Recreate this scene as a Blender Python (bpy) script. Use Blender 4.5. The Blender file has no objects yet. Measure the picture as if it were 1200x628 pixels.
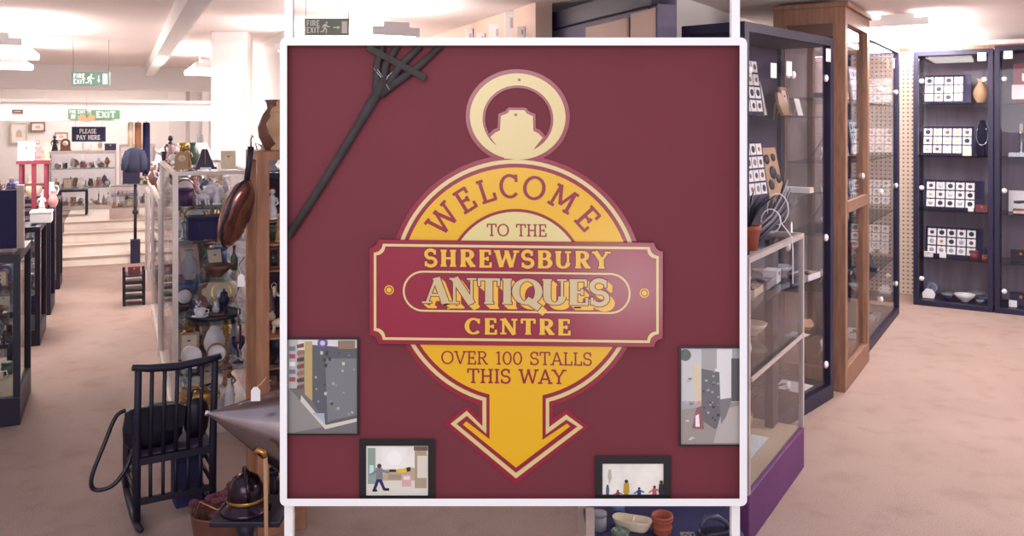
import bpy, math, random
from mathutils import Vector, Matrix
C = bpy.context.scene.collection
SC = bpy.context.scene
rnd = random.Random(7)
PI = math.pi
# ------------------------------------------------------------------ camera geometry
EYE, HZ, FP = 1.7, 145.0, 1000.0          # eye height, horizon row, focal length in pixels (1200x628 frame)
UL, VL = (-.4194, .9078), (.9078, .4194)    # left wing: along its aisle / across it
UR, VR = (.531, .848), (.848, -.531)        # right wing
YL = math.atan2(VL[1], VL[0]); YRB = math.atan2(VR[1], VR[0]); YRS = math.atan2(UR[1], UR[0])
def P(px, py, d): return Vector(((px - 600) * d / FP, d, EYE - (py - HZ) * d / FP))
def G(px, py, z=0): return P(px, py, (EYE - z) * FP / (py - HZ))
def Lw(s, t, z=0): return Vector((UL[0]*s + VL[0]*t, UL[1]*s + VL[1]*t, z))
def Rw(s, t, z=0): return Vector((UR[0]*s + VR[0]*t, UR[1]*s + VR[1]*t, z))
# ------------------------------------------------------------------ materials
def lin(h):
    h = h.lstrip('#'); r = []
    for i in (0, 2, 4):
        c = int(h[i:i+2], 16) / 255
        r.append(c / 12.92 if c <= .04045 else ((c + .055) / 1.055) ** 2.4)
    return (*r, 1)
MATS = {}
def mat(name, col='#888888', rough=.6, metal=0, var=.0, scale=8, emit=0, spec=.5, coat=0, bump=0, stretch=None):
    if name in MATS: return MATS[name]
    m = bpy.data.materials.new(name); m.use_nodes = True; MATS[name] = m
    nt = m.node_tree; b = nt.nodes['Principled BSDF']; c = lin(col)
    b.inputs['Base Color'].default_value = c; b.inputs['Roughness'].default_value = rough
    b.inputs['Metallic'].default_value = metal; b.inputs['Specular IOR Level'].default_value = spec
    b.inputs['Coat Weight'].default_value = coat; b.inputs['Coat Roughness'].default_value = .08
    if emit:
        b.inputs['Emission Color'].default_value = c; b.inputs['Emission Strength'].default_value = emit
    if var or bump:
        tc = nt.nodes.new('ShaderNodeTexCoord'); n = nt.nodes.new('ShaderNodeTexNoise')
        n.inputs['Scale'].default_value = scale; n.inputs['Detail'].default_value = 6
        if stretch:
            mp = nt.nodes.new('ShaderNodeMapping'); mp.inputs['Scale'].default_value = stretch
            nt.links.new(tc.outputs['Object'], mp.inputs['Vector']); nt.links.new(mp.outputs['Vector'], n.inputs['Vector'])
        else: nt.links.new(tc.outputs['Object'], n.inputs['Vector'])
        if var:
            rp = nt.nodes.new('ShaderNodeValToRGB')
            rp.color_ramp.elements[0].position = .3; rp.color_ramp.elements[1].position = .7
            rp.color_ramp.elements[0].color = tuple(x * (1 - var) for x in c[:3]) + (1,)
            rp.color_ramp.elements[1].color = tuple(min(1, x * (1 + var)) for x in c[:3]) + (1,)
            nt.links.new(n.outputs['Fac'], rp.inputs['Fac']); nt.links.new(rp.outputs['Color'], b.inputs['Base Color'])
        if bump:
            bp_ = nt.nodes.new('ShaderNodeBump'); bp_.inputs['Strength'].default_value = bump; bp_.inputs['Distance'].default_value = .01
            nt.links.new(n.outputs['Fac'], bp_.inputs['Height']); nt.links.new(bp_.outputs['Normal'], b.inputs['Normal'])
    return m
def glass_mat(name, tint='#f7f7f9', ior=1.4, rough=.02):
    m = bpy.data.materials.new(name); m.use_nodes = True; MATS[name] = m; nt = m.node_tree
    for n in list(nt.nodes): nt.nodes.remove(n)
    o = nt.nodes.new('ShaderNodeOutputMaterial'); mx = nt.nodes.new('ShaderNodeMixShader')
    t = nt.nodes.new('ShaderNodeBsdfTransparent'); g = nt.nodes.new('ShaderNodeBsdfGlossy'); lw = nt.nodes.new('ShaderNodeLayerWeight'); pw = nt.nodes.new('ShaderNodeMath'); pw.operation = 'POWER'; pw.inputs[1].default_value = 4.5; f = nt.nodes.new('ShaderNodeMapRange')
    t.inputs['Color'].default_value = lin(tint); g.inputs['Roughness'].default_value = rough; r0 = ((ior-1)/(ior+1))**2; f.inputs['To Min'].default_value = r0*.5; f.inputs['To Max'].default_value = .55
    nt.links.new(lw.outputs['Facing'], pw.inputs[0]); nt.links.new(pw.outputs[0], f.inputs['Value'])
    nt.links.new(f.outputs['Result'], mx.inputs['Fac']); nt.links.new(t.outputs[0], mx.inputs[1]); nt.links.new(g.outputs[0], mx.inputs[2])
    nt.links.new(mx.outputs[0], o.inputs['Surface']); return m
GLASS = glass_mat('pane_glass'); SHELFG = glass_mat('shelf_glass', '#dde6e8', 1.45); CRYST = glass_mat('cut_glass', '#e8eef2', 1.9, .08)
def peg_mat():
    m = mat('pegboard', '#cdb9ac', .7); nt = m.node_tree; b = nt.nodes['Principled BSDF']
    tc = nt.nodes.new('ShaderNodeTexCoord'); v = nt.nodes.new('ShaderNodeVectorMath'); v.operation = 'SCALE'; v.inputs['Scale'].default_value = 24
    fr = nt.nodes.new('ShaderNodeVectorMath'); fr.operation = 'FRACTION'; sp = nt.nodes.new('ShaderNodeSeparateXYZ')
    nt.links.new(tc.outputs['Object'], v.inputs[0]); nt.links.new(v.outputs[0], fr.inputs[0]); nt.links.new(fr.outputs[0], sp.inputs[0])
    cb = nt.nodes.new('ShaderNodeCombineXYZ'); nt.links.new(sp.outputs['X'], cb.inputs['X']); nt.links.new(sp.outputs['Z'], cb.inputs['Z'])
    ds = nt.nodes.new('ShaderNodeVectorMath'); ds.operation = 'DISTANCE'; ds.inputs[1].default_value = (.5, 0, .5)
    nt.links.new(cb.outputs[0], ds.inputs[0])
    lt = nt.nodes.new('ShaderNodeMath'); lt.operation = 'LESS_THAN'; lt.inputs[1].default_value = .2; nt.links.new(ds.outputs['Value'], lt.inputs[0])
    mx = nt.nodes.new('ShaderNodeMix'); mx.data_type = 'RGBA'; mx.inputs['A'].default_value = lin('#d9c6b6'); mx.inputs['B'].default_value = lin('#6d5a55')
    nt.links.new(lt.outputs[0], mx.inputs['Factor']); nt.links.new(mx.outputs['Result'], b.inputs['Base Color']); return m
PEG = peg_mat()
def carpet_mat():
    m = mat('carpet', '#b79888', .95, spec=.1); nt = m.node_tree; b = nt.nodes['Principled BSDF']
    tc = nt.nodes.new('ShaderNodeTexCoord')
    def noise(s, d=4):
        n = nt.nodes.new('ShaderNodeTexNoise'); n.inputs['Scale'].default_value = s; n.inputs['Detail'].default_value = d
        nt.links.new(tc.outputs['Object'], n.inputs['Vector']); return n
    n1, n2, n3 = noise(1.3), noise(220, 2), noise(6)
    def ramp(n, a, c, p0=.35, p1=.65):
        r = nt.nodes.new('ShaderNodeValToRGB'); e = r.color_ramp.elements
        e[0].position, e[1].position = p0, p1; e[0].color, e[1].color = lin(a), lin(c); nt.links.new(n.outputs['Fac'], r.inputs['Fac']); return r
    r1 = ramp(n1, '#a7918a', '#af9992'); r2 = ramp(n2, '#d8d4d2', '#ffffff'); r3 = ramp(n3, '#f3efee', '#ffffff', .3, .5)
    def mul(a, c):
        x = nt.nodes.new('ShaderNodeMix'); x.data_type = 'RGBA'; x.blend_type = 'MULTIPLY'; x.inputs['Factor'].default_value = 1
        nt.links.new(a, x.inputs['A']); nt.links.new(c, x.inputs['B']); return x.outputs['Result']
    nt.links.new(mul(mul(r1.outputs['Color'], r2.outputs['Color']), r3.outputs['Color']), b.inputs['Base Color'])
    bp_ = nt.nodes.new('ShaderNodeBump'); bp_.inputs['Strength'].default_value = .5; bp_.inputs['Distance'].default_value = .004
    nt.links.new(n2.outputs['Fac'], bp_.inputs['Height']); nt.links.new(bp_.outputs['Normal'], b.inputs['Normal']); return m
CARPET = carpet_mat()
HUES = {'white': ('#efeaea', .35, 0), 'cream': ('#e0cfb4', .4, 0), 'navy': ('#262350', .4, 0), 'brown': ('#6a4438', .5, 0),
        'amber': ('#a07a4c', .35, 0), 'green': ('#55695a', .4, 0), 'blue': ('#5a6f9a', .35, 0), 'pink': ('#d59c9c', .4, 0),
        'gilt': ('#c79a4e', .3, .8), 'silver': ('#b9bcc4', .25, .9), 'copper': ('#8d6a60', .3, .8), 'terracotta': ('#9c4f3c', .7, 0),
        'grey': ('#8f8d95', .6, 0), 'black': ('#1d1a30', .4, 0), 'red': ('#7a3844', .45, 0), 'purple': ('#4f2a5c', .5, 0), 'tan': ('#b08a68', .6, 0)}
def hue(c):
    if c == 'glass': return CRYST
    a = HUES[c]; return mat('goods_' + c, a[0], a[1], a[2], var=.12, scale=14)
NAVY = mat('navy_frame', '#1d1738', .45, var=.12, scale=5); NAVYD = mat('dark_wood', '#171129', .5, var=.2, scale=6, stretch=(1, 1, 8))
OAK = mat('oak', '#8b6450', .5, var=.28, scale=5, stretch=(9, 9, 1)); PINE = mat('pine', '#9c6c50', .55, var=.25, scale=5, stretch=(8, 8, 1))
WHITEP = mat('white_paint', '#efecec', .5); WALLW = mat('wall_white', '#ecE6e4', .8, var=.03, scale=2); CEILM = mat('ceiling_paint', '#efe2de', .9, var=.04, scale=1.2)
PAPER = mat('paper', '#f1eeee', .8, var=.02); BEIGEF = mat('beige_trim', '#b5a198', .5, var=.1); GREYM = mat('grey_metal', '#a9a2a6', .35, .6, var=.1)
ALU = mat('aluminium', '#c9bdb8', .35, .4, var=.08); PURPLE = mat('purple_board', '#5b2a60', .6, var=.12, scale=3)
BRASS = mat('brass', '#b48a4a', .3, .9); STEEL = mat('steel', '#93888a', .22, .95, var=.12, scale=10); CHAIRW = mat('chair_wood', '#110b24', .6, var=.25, scale=6, stretch=(1, 1, 10))
LAMPM = mat('lamp_diffuser', '#fff6f0', .5, emit=22)
# ------------------------------------------------------------------ mesh builder
class MB:
    def __init__(s, M=None): s.v, s.f, s.sm, s.M = [], [], [], M or Matrix.Identity(4)
    def add(s, vs, fs, sm=False):
        b = len(s.v); s.v += [tuple(s.M @ Vector(p)) for p in vs]; s.f += [tuple(b + i for i in f) for f in fs]; s.sm += [sm] * len(fs); return s
    def box(s, x0, x1, y0, y1, z0, z1):
        return s.add([(x0,y0,z0),(x1,y0,z0),(x1,y1,z0),(x0,y1,z0),(x0,y0,z1),(x1,y0,z1),(x1,y1,z1),(x0,y1,z1)],
              [(0,3,2,1),(4,5,6,7),(0,1,5,4),(1,2,6,5),(2,3,7,6),(3,0,4,7)])
    def cbox(s, x, y, z, a, b, c): return s.box(x-a/2, x+a/2, y-b/2, y+b/2, z, z+c)
    def lathe(s, pr, n=18, c=(0,0,0), cap=True):
        vs, fs = [], []
        for r, z in pr:
            for k in range(n):
                a = 2*PI*k/n; vs.append((c[0]+r*math.cos(a), c[1]+r*math.sin(a), c[2]+z))
        for i in range(len(pr)-1):
            for k in range(n):
                j = (k+1) % n; fs.append((i*n+k, i*n+j, (i+1)*n+j, (i+1)*n+k))
        if cap:
            if pr[0][0] > 1e-4: fs.append(tuple(range(n-1, -1, -1)))
            if pr[-1][0] > 1e-4: fs.append(tuple((len(pr)-1)*n+k for k in range(n)))
        return s.add(vs, fs, True)
    def sph(s, c, r, n=14, sq=(1,1,1)):
        pr = [(max(1e-5, math.sin(PI*i/(n//2+1))), -math.cos(PI*i/(n//2+1))) for i in range(n//2+2)]
        vs, fs = [], []
        for a, z in pr:
            for k in range(n):
                t = 2*PI*k/n; vs.append((c[0]+r*sq[0]*a*math.cos(t), c[1]+r*sq[1]*a*math.sin(t), c[2]+r*sq[2]*z))
        for i in range(len(pr)-1):
            for k in range(n):
                j = (k+1) % n; fs.append((i*n+k, i*n+j, (i+1)*n+j, (i+1)*n+k))
        return s.add(vs, fs, True)
    def tube(s, pts, r, n=8, caps=True):
        pts = [Vector(p) for p in pts]; m = len(pts); rs = r if isinstance(r, (list, tuple)) else [r]*m
        vs, fs = [], []; nrm = None
        for i, p in enumerate(pts):
            t = (pts[min(i+1, m-1)] - pts[max(i-1, 0)]).normalized()
            if nrm is None:
                nrm = t.cross(Vector((0,0,1)))
                if nrm.length < .1: nrm = t.cross(Vector((1,0,0)))
            nrm = (nrm - t * nrm.dot(t)).normalized(); b = t.cross(nrm)
            for k in range(n):
                a = 2*PI*k/n; vs.append(p + (nrm*math.cos(a) + b*math.sin(a)) * rs[i])
        for i in range(m-1):
            for k in range(n):
                j = (k+1) % n; fs.append((i*n+k, (i+1)*n+k, (i+1)*n+j, i*n+j))
        if caps: fs += [tuple(range(n)), tuple((m-1)*n+k for k in range(n-1, -1, -1))]
        return s.add(vs, fs, True)
    def bar(s, a, b, w, h=None):            # square bar between two points
        a, b = Vector(a), Vector(b); t = (b-a).normalized(); h = h or w
        n = t.cross(Vector((0,0,1)))
        if n.length < .05: n = Vector((1,0,0))
        n.normalize(); m = t.cross(n)
        q = [n*w/2+m*h/2, -n*w/2+m*h/2, -n*w/2-m*h/2, n*w/2-m*h/2]
        return s.add([a+k for k in q]+[b+k for k in q], [(0,1,2,3),(7,6,5,4),(0,4,5,1),(1,5,6,2),(2,6,7,3),(3,7,4,0)])
    def prism(s, poly, f0, f1):             # poly of 2-D points mapped by two callables to front and back points
        n = len(poly); vs = [f0(*p) for p in poly] + [f1(*p) for p in poly]
        return s.add(vs, [tuple(range(n)), tuple(range(2*n-1, n-1, -1))] + [(i, n+i, n+(i+1) % n, (i+1) % n) for i in range(n)])
    def ringp(s, o, i_, f0, f1):            # band between two closed outlines of equal length
        n = len(o); vs = [f0(*p) for p in o]+[f0(*p) for p in i_]+[f1(*p) for p in o]+[f1(*p) for p in i_]; fs = []
        for k in range(n):
            j = (k+1) % n
            fs += [(k, j, n+j, n+k), (2*n+k, 3*n+k, 3*n+j, 2*n+j), (k, 2*n+k, 2*n+j, j), (n+k, n+j, 3*n+j, 3*n+k)]
        return s.add(vs, fs)
    def mesh(s, name):
        me = bpy.data.meshes.new(name); me.from_pydata(s.v, [], s.f)
        me.polygons.foreach_set('use_smooth', s.sm); me.update(); return me
    def build(s, name, m, parent=None, bevel=0, loc=None, yaw=0):
        me = s.mesh(name); me.materials.append(m); return link(name, me, parent, bevel, loc, yaw)
def link(name, me, parent=None, bevel=0, loc=None, yaw=0):
    o = bpy.data.objects.new(name, me); C.objects.link(o)
    if parent is not None: o.parent = parent
    if loc is not None: o.location = loc
    if yaw: o.rotation_euler = (0, 0, yaw)
    if bevel:
        b = o.modifiers.new('bevel', 'BEVEL'); b.width = bevel; b.segments = 2; b.limit_method = 'ANGLE'
    return o
def tag(o, label, cat, group=None):
    o['label'] = label; o['category'] = cat
    if group: o['group'] = group
    return o
def struct(o): o['kind'] = 'structure'; return o
def empty(name, loc, yaw=0, label=None, cat=None, group=None):
    o = bpy.data.objects.new(name, None); C.objects.link(o); o.location = loc; o.rotation_euler = (0, 0, yaw); o.empty_display_size = .1
    if label: tag(o, label, cat, group)
    return o
def arcpts(cx, cy, rx, ry, a0, a1, n=24): return [(cx+rx*math.cos(math.radians(a0+(a1-a0)*k/n)), cy+ry*math.sin(math.radians(a0+(a1-a0)*k/n))) for k in range(n+1)]
# ------------------------------------------------------------------ stroke lettering (cap height 1, y up)
def L_(*p, w='T'): return ('l', p, w)
def A_(*a): return ('a',) + a
def S_(x, y, h=.15): return ('s', x, y, h)
GL = {
 'A': (.9, [L_((.12,0),(.45,1),w='N'), L_((.45,1),(.78,0)), L_((.24,.33),(.66,.33),w='N'), S_(.12,0), S_(.78,0,.15)]),
 'B': (.8, [L_((.2,0),(.2,1)), L_((.06,.96),(.42,.96),w='N'), L_((.2,.53),(.44,.53),w='N'), L_((.06,.04),(.44,.04),w='N'), A_(.42,.745,.22,.215,90,-90), A_(.44,.285,.27,.245,90,-90)]),
 'C': (.86, [A_(.46,.5,.36,.46,48,318), L_((.74,.66),(.74,.98),w='N')]),
 'E': (.74, [L_((.2,0),(.2,1)), L_((.06,.96),(.64,.96),w='N'), L_((.2,.5),(.5,.5),w='N'), L_((.06,.04),(.68,.04),w='N'), L_((.62,.72),(.62,1),w='N'), L_((.66,0),(.66,.29),w='N'), L_((.5,.38),(.5,.62),w='N')]),
 'F': (.68, [L_((.2,0),(.2,1)), L_((.06,.95),(.64,.95),w='N'), L_((.2,.5),(.52,.5),w='N'), S_(.2,0)]),
 'H': (.9, [L_((.2,0),(.2,1)), L_((.7,0),(.7,1)), L_((.2,.5),(.7,.5),w='N'), S_(.2,0), S_(.2,1), S_(.7,0), S_(.7,1)]),
 'I': (.42, [L_((.21,0),(.21,1)), S_(.21,0), S_(.21,1)]),
 'L': (.72, [L_((.2,0),(.2,1)), S_(.2,1), L_((.06,.04),(.66,.04),w='N'), L_((.64,0),(.64,.32),w='N')]),
 'M': (1.1, [L_((.18,0),(.2,1),w='N'), L_((.9,0),(.88,1)), L_((.2,1),(.54,.22)), L_((.54,.22),(.88,1),w='N'), S_(.18,0), S_(.9,0), S_(.14,1,.1), S_(.95,1,.1)]),
 'N': (.96, [L_((.18,0),(.18,1),w='N'), L_((.78,0),(.78,1),w='N'), L_((.18,1),(.78,0)), S_(.18,0), S_(.14,1,.12), S_(.78,1)]),
 'O': (.98, [A_(.49,.5,.40,.46,0,360)]),
 'P': (.78, [L_((.2,0),(.2,1)), L_((.06,.96),(.42,.96),w='N'), L_((.2,.46),(.42,.46),w='N'), A_(.42,.71,.26,.25,90,-90), S_(.2,0)]),
 'Q': (.98, [A_(.49,.5,.40,.46,0,360), L_((.46,.2),(.92,-.14))]),
 'R': (.86, [L_((.2,0),(.2,1)), L_((.06,.96),(.42,.96),w='N'), L_((.2,.5),(.42,.5),w='N'), A_(.42,.73,.24,.23,90,-90), L_((.42,.5),(.7,.04)), S_(.2,0), S_(.74,0,.11)]),
 'S': (.7, [A_(.35,.73,.25,.235,35,270), A_(.35,.27,.27,.235,90,-145), L_((.57,.70),(.57,.98),w='N'), L_((.10,.02),(.10,.30),w='N')]),
 'T': (.84, [L_((.42,0),(.42,1)), L_((.06,.96),(.78,.96),w='N'), L_((.08,.70),(.08,1),w='N'), L_((.76,.70),(.76,1),w='N'), S_(.42,0)]),
 'U': (.92, [L_((.2,1),(.2,.32)), L_((.72,1),(.72,.32),w='N'), A_(.46,.32,.26,.28,180,360), S_(.2,1), S_(.72,1)]),
 'V': (.9, [L_((.12,1),(.45,.02)), L_((.45,.02),(.78,1),w='N'), S_(.12,1), S_(.78,1)]),
 'W': (1.26, [L_((.12,1),(.36,.02)), L_((.36,.02),(.63,.9),w='N'), L_((.63,.9),(.9,.02)), L_((.9,.02),(1.14,1),w='N'), S_(.12,1), S_(1.14,1), S_(.63,.98,.1)]),
 'X': (.86, [L_((.12,1),(.74,0)), L_((.12,0),(.74,1),w='N'), S_(.12,0), S_(.74,0), S_(.12,1), S_(.74,1)]),
 'Y': (.88, [L_((.1,1),(.44,.46)), L_((.78,1),(.44,.46),w='N'), L_((.44,.48),(.44,0)), S_(.1,1), S_(.78,1), S_(.44,0)]),
 '0': (.76, [A_(.38,.5,.28,.46,0,360)]), '1': (.5, [L_((.27,0),(.27,1)), L_((.08,.86),(.27,.97),w='N'), S_(.27,0)]), ' ': (.5, []), '-': (.5, [L_((.1,.45),(.4,.45))]),
}
def stroke_quads(pts, ws):
    out = []; n = len(pts)
    nr = []
    for i in range(n):
        a, b = pts[max(i-1, 0)], pts[min(i+1, n-1)]
        if n > 2 and abs(pts[0][0]-pts[-1][0]) + abs(pts[0][1]-pts[-1][1]) < 1e-6 and i in (0, n-1): a, b = pts[-2], pts[1]
        dx, dy = b[0]-a[0], b[1]-a[1]; l = math.hypot(dx, dy) or 1; nr.append((-dy/l, dx/l))
    for i in range(n-1):
        q = []
        for k, sg in ((i, 1), (i+1, 1), (i+1, -1), (i, -1)): q.append((pts[k][0]+sg*nr[k][0]*ws[k]/2, pts[k][1]+sg*nr[k][1]*ws[k]/2))
        out.append(q)
    return out
def glyph(ch, T, N, serif=1, sth=None, grow=0):
    """2-D quads of one letter"""
    out = []; sth = sth or N
    for st in GL[ch][1]:
        if st[0] == 'l':
            if not serif and len(st[1]) == 2 and st[2] == 'N' and abs(st[1][0][0]-st[1][1][0]) < .01 and abs(st[1][0][1]-st[1][1][1]) < .4: continue
            w = (T if st[2] == 'T' else N) + grow
            p = list(st[1])
            if grow:
                dx, dy = p[1][0]-p[0][0], p[1][1]-p[0][1]; l = math.hypot(dx, dy); g = grow/2/l
                p = [(p[0][0]-dx*g, p[0][1]-dy*g), (p[1][0]+dx*g, p[1][1]+dy*g)]
            out += stroke_quads(p, [w, w])
        elif st[0] == 'a':
            cx, cy, rx, ry, a0, a1 = st[1:]; n = 22
            pts = arcpts(cx, cy, rx, ry, a0, a1, n)
            ws = [N+(T-N)*abs(math.cos(math.radians(a0+(a1-a0)*k/n)))**1.5 + grow for k in range(n+1)]
            if ch == 'S': ws = [(N+T)/2+grow]*(n+1)
            out += stroke_quads(pts, ws)
        elif serif:
            x, y, h = st[1:]; y0, y1 = (0, sth) if y < .5 else (1-sth, 1); g = grow/2
            out.append([(x-h*serif-g, y0-g), (x+h*serif+g, y0-g), (x+h*serif+g, y1+g), (x-h*serif-g, y1+g)])
    return out
def text_quads(s, x0, x1, ytop, ybot, T=.16, N=.1, serif=1, sth=None, grow=0, off=(0,0), track=0):
    """quads of a line of lettering in picture-style coordinates (y down) between x0..x1"""
    adv = [GL[c][0]+track for c in s]; tot = sum(adv)-track; kx = (x1-x0)/tot; ky = ybot-ytop; x = 0; out = []
    for c, a in zip(s, adv):
        for q in glyph(c, T, N, serif, sth, grow): out.append([(x0+(x+p[0])*kx+off[0], ybot-p[1]*ky+off[1]) for p in q])
        x += a
    return out
def flat(mb, quads, f):
    for k, q in enumerate(quads):
        e = .000013*(k % 31)                # a hair of paint thickness per stroke
        mb.add([(lambda v: (v[0], v[1]-e, v[2]))(f(*p)) for p in q], [tuple(range(len(q)))])
    return mb
# ================================================================== the crimson board with the welcome sign
D0 = 2.6
def at(y): return lambda px, py: ((px-600)*y/FP, y, EYE-(py-HZ)*y/FP)
RED = mat('crimson_wall', '#6e2833', .75, var=.06, scale=2.5, bump=.05); FRAMEW = mat('frame_white', '#f6f5f5', .5)
CRIM = mat('sign_crimson', '#8f2338', .22, spec=.5); SCREAM = mat('sign_cream', '#d9c489', .28); SYEL = mat('sign_yellow', '#e2ae1c', .24)
SKHAKI = mat('sign_khaki', '#c9b486', .28); SGOLD = mat('sign_gold', '#e6b33a', .28)
board = empty('display_board', (0, 0, 0), 0, 'crimson display board in a white rounded border between two thin white poles', 'display board')
MB().prism([(333,48),(870,48),(870,589),(333,589)], at(2.630), at(2.641)).build('red_panel', RED, board)
def rr(x0, y0, x1, y1, r, n=5):
    p = []
    for cx, cy, a in ((x1-r, y0+r, -90), (x1-r, y1-r, 0), (x0+r, y1-r, 90), (x0+r, y0+r, 180)): p += arcpts(cx, cy, r, r, a, a+90, n)
    return p
o_, i_ = rr(328, 44, 875.5, 593, 7), rr(336.3, 53.2, 866.8, 584.3, .4)
MB().ringp(o_, i_, at(2.596), at(2.602)).build('border', FRAMEW, board)
MB().ringp(rr(328, 44, 875.5, 593, 7), rr(331, 47, 872.5, 590, 5), at(2.602), at(2.645)).build('border_rim', FRAMEW, board)
for x in (339.3, 861):
    MB().box((x-600-4.8)*2.66/FP, (x-600+4.8)*2.66/FP, 2.647, 2.672, 0, 2.9).build('pole', FRAMEW, board)
# ---- the sign, layer on layer of painted board
K = .012
def sh(f): return lambda px, py: f(px, py + K*(px-605))
def circ(r, cx=605, cy=331.3, n=96): return arcpts(cx, cy, r, r, 0, 360*(n-1)/n, n-1)
sign = empty('welcome_sign', (0, 2.63, 1.25), 0, 'pocket watch shaped yellow and crimson welcome sign with arrow on the crimson board', 'sign')
sign.location = (0, 0, 0)
def yl(k): return 2.6295 - .0022*k
def layer(mb, k, poly, e=0): return mb.prism(poly, sh(at(yl(k)-e)), sh(at(yl(k-1)+.0003)))
arrow = {1: [(561,455),(561,489),(547,476),(520.5,497),(604.7,567.5),(690.5,499),(664,478.5),(648,489),(648,455)],
 2: [(565.4,455),(565.4,500),(547,482),(528,497.5),(604.7,560.6),(683.5,499.5),(663.5,485),(643.5,500),(643.5,455)],
 3: [(570,455),(570,509),(547.2,488),(535,497.5),(604.7,554),(676.5,499),(663.7,491),(639.5,509),(639.5,455)],
 4: [(573.7,455),(573.7,515),(546.5,494.3),(542.4,498.2),(604.7,548),(668,499),(664.5,495.4),(635.7,515),(635.7,455)]}
crown = [(619,186),(622,179),(636,161),(631,156),(625,153),(624.5,136),(617.5,133),(614.5,129),(597.5,129),(594.5,133),(587,136),(586,153),(580,156),(574.5,161),(588,179),(591,186)]
crown1 = [(624,190),(626,181),(641,161),(633,152),(628,150),(627.5,133.5),(619.5,130),(616.5,126),(595.5,126),(592.5,130),(584,133.5),(583,150),(578,152),(569.5,161),(584,181),(586,190)]
rg_o = lambda r: arcpts(606.7, 136.5, 56+r, 50.5+r, 0, 360*95/96, 95)
rg_i = lambda r: arcpts(607, 139.5, 41.5-r, 39.5-r, 0, 360*95/96, 95)
m = MB(); layer(m, 1, circ(149.8)); layer(m, 1, arrow[1], .0002); m.ringp(rg_o(5), rg_i(3), sh(at(yl(1)-.0006)), sh(at(2.6295))); layer(m, 1, crown1, .0009)
m.build('backing_board', CRIM, sign)
m = MB(); layer(m, 2, circ(144.3)); layer(m, 2, arrow[2], .0002); m.ringp(rg_o(0), rg_i(0), sh(at(yl(2)-.0004)), sh(at(yl(1)))); layer(m, 2, crown, .0006); m.build('cream_border', SCREAM, sign)
m = MB(); layer(m, 3, circ(139.6)); layer(m, 3, arrow[3], .0002); m.build('red_line', CRIM, sign)
m = MB(); layer(m, 4, circ(135)); layer(m, 4, arrow[4], .0002); m.build('yellow_face', SYEL, sign)
hc = lambda r: arcpts(605, 326.8, r, r, 180, 360, 48)
m = MB(); layer(m, 5, hc(82)); m.build('arch_line', CRIM, sign)
m = MB(); layer(m, 6, hc(78.6)); m.build('arch_panel', mat('arch_cream', '#d8c886', .28), sign)
def notch(x0, y0, x1, y1, r, n=6):
    p = []
    for cx, cy, a in ((x0, y0, 90), (x1, y0, 180), (x1, y1, 270), (x0, y1, 360)): p += arcpts(cx, cy, r, r, a, a-90, n)
    return p
pq = empty('plaque', (0,0,0)); pq.parent = sign
m = MB(); m.prism(notch(433, 282.5, 777, 405, 10), sh(at(2.611)), sh(at(2.6175))); m.build('plaque_board', CRIM, pq, bevel=.001)
n1, n2 = notch(438, 287.5, 772, 400, 10.5), notch(441, 290.5, 769, 397, 10.5)
MB().ringp(n1, n2, sh(at(2.6102)), sh(at(2.611))).build('plaque_line', SCREAM, pq)
def capsule(x0, y0, x1, y1, n=20):
    r = (y1-y0)/2; return arcpts(x1-r, y0+r, r, r, -90, 90, n) + arcpts(x0+r, y0+r, r, r, 90, 270, n)
MB().ringp(capsule(472, 318.5, 739, 366.5), capsule(474.2, 320.7, 736.8, 364.3), sh(at(2.6102)), sh(at(2.611))).build('capsule_line', SCREAM, pq)
for x in (456, 755):
    m = MB()
    for r0, r1 in ((5.6, 4.2), (3, .01)): m.ringp(circ(r0, x, 341.5, 20), circ(r1, x, 341.5, 20), sh(at(2.6088)), sh(at(2.611)))
    m.build('screw', SGOLD, pq)
for x, y in ((608.5, 93.5), (604.5, 134.5)):
    MB().prism(circ(1.7, x, y, 12), sh(at(yl(2)-.0015)), sh(at(yl(2)))).build('screw', mat('old_screw', '#6f6648', .4, .5), sign)
tl = sh(at(yl(6)-.0008)); ty = sh(at(yl(4)-.0008)); tq = sh(at(2.6094))
def lettering(quads, f, mtl, par): return flat(MB(), quads, f).build('lettering', mtl, par)
# WELCOME along the arch
q = []
for ch, ang in zip('WELCOME', (-49.5, -32.2, -18.2, -4.3, 10.8, 29.2, 47.6)):
    w = GL[ch][0]; a = math.radians(ang); S = 27.5
    for g_ in glyph(ch, .15, .125, 1):
        pts = []
        for x, y in g_:
            lx = (x-w/2)*S*1.02; r = 99.5+y*S; pts.append((605+lx*math.cos(a)+r*math.sin(a), 331.3+lx*math.sin(a)-r*math.cos(a)))
        q.append(pts)
lettering(q, ty, CRIM, sign)
lettering(text_quads('TO THE', 570, 641, 262.5, 277, .13, .1, 1), tl, CRIM, sign)
lettering(text_quads('OVER 100 STALLS', 516.5, 694, 412, 427.5, .12, .1, 1), ty, CRIM, sign)
lettering(text_quads('THIS WAY', 547, 663, 432.5, 449.5, .14, .11, 1), ty, CRIM, sign)
for s_, x0, x1, y0, y1 in (('SHREWSBURY', 497, 714.5, 293.5, 313.5), ('CENTRE', 545, 669, 373.5, 392)):
    lettering(text_quads(s_, x0, x1, y0, y1, .25, .13, 1.1, .12, grow=.07, track=.14), sh(at(2.6100)), mat('letter_shade', '#6a1526', .3), pq)
    lettering(text_quads(s_, x0, x1, y0, y1, .25, .13, 1.1, .12, track=.14), tq, SGOLD, pq)
q = []
for k in range(1, 7): q += text_quads('ANTIQUES', 496, 714, 326.5, 356.5, .26, .09, 1.1, .07, off=(k*1.05, k*.95), track=.0)
lettering(q, sh(at(2.6106)), SGOLD, pq)
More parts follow.
